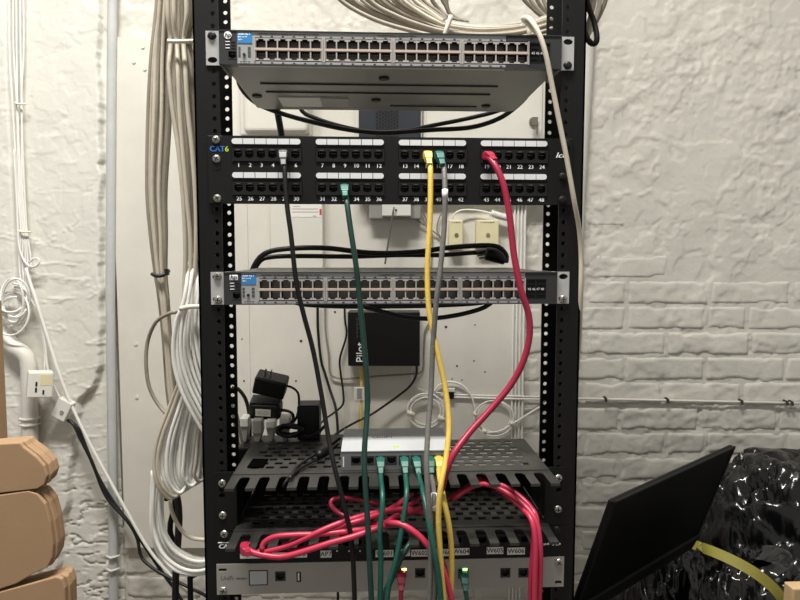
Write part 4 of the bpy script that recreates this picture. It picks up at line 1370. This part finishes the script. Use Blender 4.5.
for (L, m_, lab, rr_) in (([(168, 41, .13), (175, 41.5, .128), (185, 41.3, .128), (198, 41, .13)], 'tie_white', 'cream cable tie around the broad bundle', .0032),
                    ([(152, 274, .19), (156, 276, .182), (162, 275.5, .182), (167, 273, .185), (168.5, 271, .19)], 'cord_black', 'black cable tie around the slim bundle', .0030),
                    ([(180, 309, .115), (188, 307, .112), (198, 306.5, .112), (206, 307, .115)], 'tie_white', 'white cable tie around the white hank', .0036)):
    o = MB().tube(smoothpath(pts3(L)), rr_, 8).build('cable_tie', m_, None, smooth=True)
    tag(o, lab, 'cable tie')
    if m_ == 'cord_black':
        MB().box(-.003, .003, -.003, .003, -.005, .005).build('tie_head', m_, o).location = pp(167, 272, .18)
cable('black_cable', 'thick black cord dropping below the white hank', 'cord', pts3([(173, 492, .2), (177, 497, .2), (179, 515, .2), (178, 540, .2), (176, 570, .2), (175, 615, .2)]), .0060, 'cord_black')
cable('black_cable', 'black cord hooked over behind the low white loops', 'cord', pts3([(166, 500, .205), (168, 495, .205), (173, 497, .205), (173, 512, .205), (170, 530, .205), (178, 553, .205), (190, 566, .205), (196, 573, .205), (190, 577, .205)]), .0048, 'cord_charcoal')
# beside the adapters, inside the post
for i, L in enumerate(([(232, 388, .2), (238, 389, .2), (245, 398, .2), (249, 412, .2), (250, 430, .2), (250, 452, .2)], [(234, 405, .21), (240, 430, .21), (246, 460, .21)], [(231, 400, .21), (236, 430, .21), (241, 465, .21)])):
    cable('short_lead', ('black lead bending down between the post and the adapters', 'grey lead slanting behind the post', 'grey lead slanting behind the post')[i], 'wire', pts3(L), (.0032, .0034, .0034)[i], ('cord_black', 'cord_taupe', 'cord_taupe')[i], None if i == 0 else 'grey leads behind the post')

# ------------------------------------------------------------------ cables over the top of the upper switch
TG = 'taupe cables sweeping over the upper switch'
rr = random.Random(31)
for i in range(17):
    t = i / 16
    yo = .12 + .10 * rr.random()
    L = [(322 + 84 * t + rr.uniform(-3, 3), -34, yo), (338 + 84 * t, -2 + rr.uniform(-2, 2), yo), (372 + 66 * t, 18 - 6 * t + rr.uniform(-1, 1), yo), (412 + 34 * t, 31 - 12 * t, yo), (446, 38 - 17 * t, yo), (480, 40 - 14 * t, yo), (520, 38 - 14 * t + rr.uniform(-1, 1), yo), (556, 27 - 14 * t, yo), (590, 8 - 10 * t, yo)]
    cable('network_cable', 'taupe network cable sweeping in a thick bundle over the upper switch', 'cable', pts3(L), .0034, rr.choice(['cord_taupe', 'cord_taupe', 'cord_beige']), TG)
for i, L in enumerate(([(424, -30, .2), (430, -4, .2), (440, 10, .2), (449, 17, .19), (462, 22, .19)], [(436, -30, .2), (440, -6, .2), (446, 6, .2), (452, 16, .2), (470, 25, .19)], [(446, -30, .2), (446, -6, .2), (447, 6, .2), (451, 15, .2), (468, 23, .19)])):
    cable('network_cable', 'taupe network cable dropping steeply into the thick bundle', 'cable', pts3(L), .0034, 'cord_taupe', 'steep cables into the bundle')
for i in range(4):
    cable('network_cable', 'taupe network cable slanting down to the post top', 'cable', pts3([(512 + i * 7, -30, .2), (520 + i * 7, -6, .2), (532 + i * 5, 8, .2), (545 + i * 3, 19, .2), (560, 30 - i * 2, .2)]), .0033, ['cord_taupe', 'cord_beige'][i % 2], 'cables slanting to the post top')
for (L, lab) in (([(443, 40, .115), (447, 28, .112), (451, 16, .115)], 'taupe cable tie around the thick bundle'), ([(528, 22, .11), (529, 31, .108), (530, 38, .11)], 'beige cable tie beside the cable that crosses the upper switch')):
    o = MB().tube(smoothpath(pts3(L)), .0036, 8).build('cable_tie', 'cord_beige', None, smooth=True)
    tag(o, lab, 'cable tie')
cable('network_cable', 'ivory network cable looping over the upper switch and down the post', 'cable',
      pts3([(540, 36, .09), (528, 24, .06), (523, 18.5, .03), (528, 18, .0), (533, 23, -.02), (540, 36, -.028), (546, 55, -.03), (551, 80, -.028), (558, 115, -.026), (566, 155, -.024), (574, 200, -.02), (579, 228, -.010), (581, 255, -.004), (580.8, 290, -.002), (579.6, 330, .01), (577, 370, .03)]), .0034, 'cord_ivory')
for i, (L, m_) in enumerate((([(574, -25, .10), (578, 5, .10), (582, 25, .095), (588, 40, .09), (594, 44, .09), (597, 38, .09), (594, 22, .1), (588, 5, .1), (584, -25, .1)], 'cord_charcoal'),
                ([(596, -25, .14), (594, 2, .14), (591, 14, .14), (588, 26, .14), (586, 40, .14)], 'cord_taupe'), ([(602, -25, .15), (600, 0, .15), (597, 14, .15), (592, 26, .15), (588, 36, .15)], 'cord_beige'), ([(608, -25, .16), (606, -2, .16), (602, 10, .16), (596, 22, .16), (590, 32, .16)], 'cord_taupe'))):
    cable('network_cable', 'charcoal cable loop hanging beside the post top' if i == 0 else 'taupe cable hanging behind the post top', 'cable', pts3(L), .0042 if i == 0 else .0036, m_, None if i == 0 else 'cables behind the post top')

# ================================================================== POWER ADAPTERS BEHIND THE TRAY
YA = 0.185
st = thing('power_strip', 'grey power strip with plugs behind the slotted tray', 'power strip')
a, b = pp(244, 447, YA), pp(346, 447, YA)
zs0 = Z0 - 13 * U
MB().box(a.x, b.x, 0.1265, 0.1265 + 0.07, zs0 - 0.050, zs0 - 0.012).build('body', 'plastic_black', st, bevel=.003)
for i, (x0, x1, y0, y1, m_) in enumerate(((253, 262.5, 419, 433, 'grey_plastic'), (266.5, 275.5, 420, 427, 'white_plastic'), (280, 290, 417, 426, 'white_plastic'), (241, 249, 417, 426, 'white_plastic'))):
    c0, c1 = pp(x0, y1, .160), pp(x1, y0, .160)
    e = thing('wall_plug', ('grey plug', 'white tapered plug', 'white plug beside the wound lead', 'white plug against the post')[i] + ' standing in the power strip behind the tray', 'plug')
    MB().box(c0.x, c1.x, .152, .180, c0.z, c1.z).build('face', m_, e, bevel=.0015)
    xm, hw = (c0.x + c1.x) / 2, (c1.x - c0.x) / 2
    MB().prism([(c0.x, c0.z), (xm - hw * .35, zs0 - .0115), (xm + hw * .35, zs0 - .0115), (c1.x, c0.z)], .154, .178).build('body', 'grey_plastic', e, bevel=.0012)


def adapter(label, px, py, w_, h_, dp, tilt, y, prongs=False, lab_=False, rx=0.0, bev=.003, top='plastic_black'):
    c = pp(px, py, y)
    e = thing('power_adapter', label, 'power adapter', tuple(c), (rx, tilt, 0))
    MB().box(-w_ / 2, w_ / 2, -dp / 2, dp / 2, -h_ / 2, h_ / 2).build('body', 'plastic_black', e, bevel=bev, seg=3)
    MB().plate(-w_ / 2 + .002, w_ / 2 - .002, -dp / 2 + .002, dp / 2 - .002, [], h_ / 2 - .001, h_ / 2 + .0006, 'z').build('cover', top, e)
    if prongs:
        for xx in (-.010, -.001):
            MB().box(xx - .0035, xx - .0025 + .001, -.003, .003, h_ / 2, h_ / 2 + .012).build('prong', 'screw_steel', e)
    if lab_:
        MB().box(-w_ * .27, w_ * .20, -dp / 2 - .0006, -dp / 2 + .001, -.006, .006).build('rating_label', 'paper', e)
        for zz in (-.002, .002):
            MB().box(-w_ * .22, w_ * .15, -dp / 2 - .0009, -dp / 2, zz - .0004, zz + .0004).build('label_print', 'stain_grey', e)
    return e


adapter('black power adapter tilted with its prongs up on top of another', 271, 384.5, .052, .030, .034, .24, .190, True, rx=.25, bev=.003)
adapter('black rounded power adapter with a white rating label', 266, 408, .052, .030, .036, .06, .185, False, True, rx=.2, bev=.008)
adapter('large square black power adapter behind the slotted tray', 309.5, 420, .036, .056, .04, 0, .175, False, False, rx=.0, bev=.003, top='jack_black')
cable('short_lead', 'black lead hanging from the tilted power adapter', 'wire', pts3([(287, 386, .185), (292, 387.5, .18), (298, 393, .175), (299, 404, .175), (297, 416, .172), (292, 424, .165), (284, 430, .16)]), .0020, 'cord_black')
cable('short_lead', 'black lead curling from the labelled power adapter', 'wire', pts3([(280, 410, .18), (288, 411, .175), (293, 415, .17), (292, 422, .165), (284, 424, .162)]), .0026, 'cord_black')
L = []
for q in range(70):
    g = q * .62
    L.append((290 + 12 * math.cos(g) * (1 - .1 * math.sin(q)), 430.5 + 4.6 * math.sin(g) + 1.6 * math.sin(q * 1.7), .150 + .012 * math.sin(g * .8)))
cable('wound_lead', 'black lead wound in a tight hank beside the square adapter', 'wire', pts3(L + [(306, 436, .15), (318, 432, .15), (326, 425, .16)]), .0026, 'cord_black')
zc_ = zs0 - .0035
il = [ph(340, 438, zc_ + .02), ph(330, 446, zc_ + .012), ph(325, 451, zc_ + .010), ph(318, 453, zc_ + .008), ph(306, 460, zc_ + .006), ph(296, 468, zc_ + .006), ph(290, 478, zc_ + .006)]
o = cable('inline_lead', 'black lead with a ferrite lump lying on the slotted tray', 'wire', il, .0022, 'cord_black')
MB().tube([ph(327, 448, zc_ + .012), ph(325, 450, zc_ + .012), ph(320, 454, zc_ + .012), ph(318.5, 455.5, zc_ + .012)], [.004, .0068, .0068, .004], 10).build('ferrite', 'plastic_black', o, smooth=True)
cable('inline_lead', 'second black lead trailing over the tray fingers', 'wire', [ph(338, 444, zc_ + .01), ph(326, 455, zc_ + .006), ph(310, 463, zc_ + .005), ph(298, 470, zc_ + .005), ph(287, 480, zc_ + .004), ph(283, 487, zc_ - .004)], .0020, 'cord_charcoal')

# ================================================================== CARTONS
def carton(label, out_px, y0, y1, zbase=None, n=5, top=None):
    """Folded carton: sheets with rounded ends, each a little shorter than the one in front."""
    pts = [pp(q[0] - (10 if q[0] > 25 else 0), q[1], y0) for q in out_px]
    out = [(p.x, p.z) for p in pts]
    cx_ = min(p[0] for p in out)
    cz_ = (max(p[1] for p in out) + min(p[1] for p in out)) / 2
    e = thing('carton', label, 'carton')
    for i in range(n):
        ya = y0 + (y1 - y0) * i / n
        s_ = 1 - .006 * i + (.008 if i % 2 else 0)
        o2 = [(cx_ + (x - cx_) * (s_ + .02 * (i > 0)), cz_ + (z_ - cz_) * (1 - .006 * i)) for x, z_ in out]
        MB().prism(o2, ya, ya + (y1 - y0) / n * .93).build('sheet', 'cardboard', e, bevel=.0015)
    return e


carton('brown cardboard carton with a rounded flap, topmost of the stack', [(-45, 449), (0, 444), (20, 443), (33, 447), (46, 457), (54, 466), (57, 476), (54, 485), (47, 489), (20, 491), (-45, 498)], .10, .142)
carton('brown cardboard carton with a bulging face, middle of the stack', [(-45, 502), (0, 495), (38, 491), (47, 494), (55, 504), (60, 522), (63, 545), (62, 558), (57, 568), (45, 573), (16, 584), (-45, 604)], .10, .142)
carton('brown cardboard carton at the bottom of the stack', [(-45, 614), (0, 592), (66, 577), (72, 579), (75, 588), (76, 640), (76, 700), (-45, 700)], .10, .142)
zc2 = pp(20, 700, .10).z
cb = thing('carton', 'plain brown carton carrying the stack of cartons', 'carton')
a, b = pp(-45, 700, .10), pp(80, 700, .10)
MB().box(a.x, b.x, .08, .30, 0.0, zc2 - .001).build('body', 'cardboard', cb, bevel=.003)
MB().box(a.x + .01, b.x - .01, .079, .081, zc2 * .5 - .02, zc2 * .5 + .02).build('tape', 'cardboard_edge', cb)
tc = thing('carton', 'tall brown carton standing at the plaster beside the drain pipe', 'carton')
a, b = pp(-60, 447, .40), pp(1.8, 300, .40)
MB().box(a.x, b.x, .37, .40, 0.0, b.z).build('body', 'cardboard', tc, bevel=.002)

# ================================================================== MONITOR, BAGS, STRAP
# monitor panel lying tilted against the bags
def corner_error(ys):
    tl, tr, br = pp(613, 502, ys[0]), pp(735, 446, .22), pp(694, 543, ys[1])
    bl = br + (tl - tr)
    d = bl - CAM
    return (400 + FPX * d.dot(CR) / d.dot(CF) - 562) ** 2 + (300 - FPX * d.dot(CU) / d.dot(CF) - 634) ** 2 + 4e4 * ((tr - tl).normalized().dot((tr - br).normalized())) ** 2


best = min(((a_ * .01, b_ * .01) for a_ in range(0, 50) for b_ in range(-25, 30)), key=corner_error)
TL, TR, BR = pp(613, 502, best[0]), pp(735, 446, .22), pp(694, 543, best[1])
BL = BR + (TL - TR)
ex = (TR - TL)
ez = (TR - BR)
nrm = ex.cross(ez).normalized()
if nrm.y > 0:
    nrm = -nrm
mo = thing('monitor', 'black flat monitor leaning slantwise beside the rubbish bags', 'monitor')


def slab(name, u0, u1, v0, v1, d0, d1, m_, parent, bevel=.002):
    mb = MB()
    c = [BL + ex * u + ez * v for u, v in ((u0, v0), (u1, v0), (u1, v1), (u0, v1))]
    n0 = len(mb.v)
    mb.v += [tuple(p + nrm * d0) for p in c] + [tuple(p + nrm * d1) for p in c]
    for q in ((3, 2, 1, 0), (4, 5, 6, 7), (0, 1, 5, 4), (1, 2, 6, 5), (2, 3, 7, 6), (3, 0, 4, 7)):
        mb.f.append(q)
        mb.m.append(0)
    return mb.build(name, m_, parent, bevel=bevel)


slab('housing', 0, 1, 0, 1, -.009, -.001, 'bezel_black', mo, .004)
slab('screen', .015, .985, .10, .985, -.002, .0008, 'screen_black', mo, 0)
slab('chin', 0, 1, -.02, .115, -.012, .006, 'bezel_black', mo, .003)
slab('bezel', 0, 1, .98, 1.0, -.002, .0022, 'bezel_black', mo, .0008)
slab('bezel', 0, .018, .1, 1.0, -.002, .0022, 'bezel_black', mo, .0008)
slab('bezel', .982, 1, .1, 1.0, -.002, .0022, 'bezel_black', mo, .0008)


def bag(label, c, rad, seed, squash=1.0, knot=None):
    """Crumpled rubbish bag: sphere pushed out by folds that run up to the neck."""
    nu, nv = 150, 100
    th = np.linspace(0, 2 * np.pi, nu, endpoint=False)
    ph_ = np.linspace(0.02, np.pi - 0.02, nv)
    T, P = np.meshgrid(th, ph_, indexing='ij')
    x, y, z_ = np.cos(T) * np.sin(P), np.sin(T) * np.sin(P), np.cos(P)
    f1 = fbm(x * 2 + 5, z_ * 1.2 + y * 1.3, 1.4, seed, 3) - .5
    fold = np.abs(fbm(x * 1.6 + y * .8 + 9 + .5 * f1, z_ * .35 - y * 1.1, 3.2, seed + 5, 3) - .5)
    fine = np.abs(fbm(x * 1.2 - y * 1.2 + 3 + .3 * z_, z_ * .9 + y, 7.0, seed + 11, 3) - .5)
    R = 1 + .16 * f1 - .070 * np.exp(-(fold / .05) ** 2) - .025 * np.exp(-(fine / .07) ** 2)
    S = np.sin(P) ** .55 / np.maximum(np.sin(P), 1e-6)
    co = np.stack([x * S * R * rad[0], y * S * R * rad[1], z_ * R * rad[2]], -1) + np.array(c)
    co[..., 2] = np.maximum(co[..., 2], 0.002)
    mb = MB()
    mb.v = [tuple(v) for v in co.reshape(-1, 3)]
    for i in range(nu):
        for j in range(nv - 1):
            a_, b_ = i * nv + j, ((i + 1) % nu) * nv + j
            mb.f.append((a_, a_ + 1, b_ + 1, b_))
            mb.m.append(0)
    o = mb.build('rubbish_bag', 'bag_black', None, smooth=True)
    return tag(o, label, 'bag')


ca = pp(700, 545, .40)
bag('big crumpled black rubbish bag beside the leaning monitor', (ca.x + .27, .44, .46), (.28, .20, .455), 61)
bag('black rubbish bag below the yellow strap', (pp(758, 600, .12).x, .115, .42), (.14, .10, .43), 71)
bag('black rubbish bag under the leaning monitor', (pp(668, 600, .3).x, .33, .41), (.11, .08, .39), 81)

# yellow strap
S = [(695, 545, .075), (703, 548, .05), (714, 552, .03), (732, 560, .01), (752, 571, -.005), (768, 583, -.012), (780, 596, -.015), (790, 615, -.015)]
cp = smoothpath(pts3(S), .006)
mb = MB()
for i, p in enumerate(cp):
    tdir = (cp[min(i + 1, len(cp) - 1)] - cp[max(i - 1, 0)]).normalized()
    wv = tdir.cross(Vector((0, -1, .25))).normalized() * .0075
    nn = tdir.cross(wv).normalized() * .0009
    mb.v += [tuple(p + wv + nn), tuple(p - wv + nn), tuple(p - wv - nn), tuple(p + wv - nn)]
for i in range(len(cp) - 1):
    for k_ in range(4):
        k2 = (k_ + 1) % 4
        mb.f.append((i * 4 + k_, i * 4 + k2, i * 4 + 4 + k2, i * 4 + 4 + k_))
        mb.m.append(0)
o = mb.build('strap', 'strap_olive', None)
tag(o, 'flat yellow strap lying over the black rubbish bags', 'strap')
a, b = pp(791, 640, -.08), pp(830, 588, -.08)
wb = thing('wood_offcut', 'end of a pale wooden board standing in front of the bags', 'wood')
MB().box(a.x, b.x, -.08, -.06, 0.0, b.z).build('board', 'wood', wb, bevel=.002)
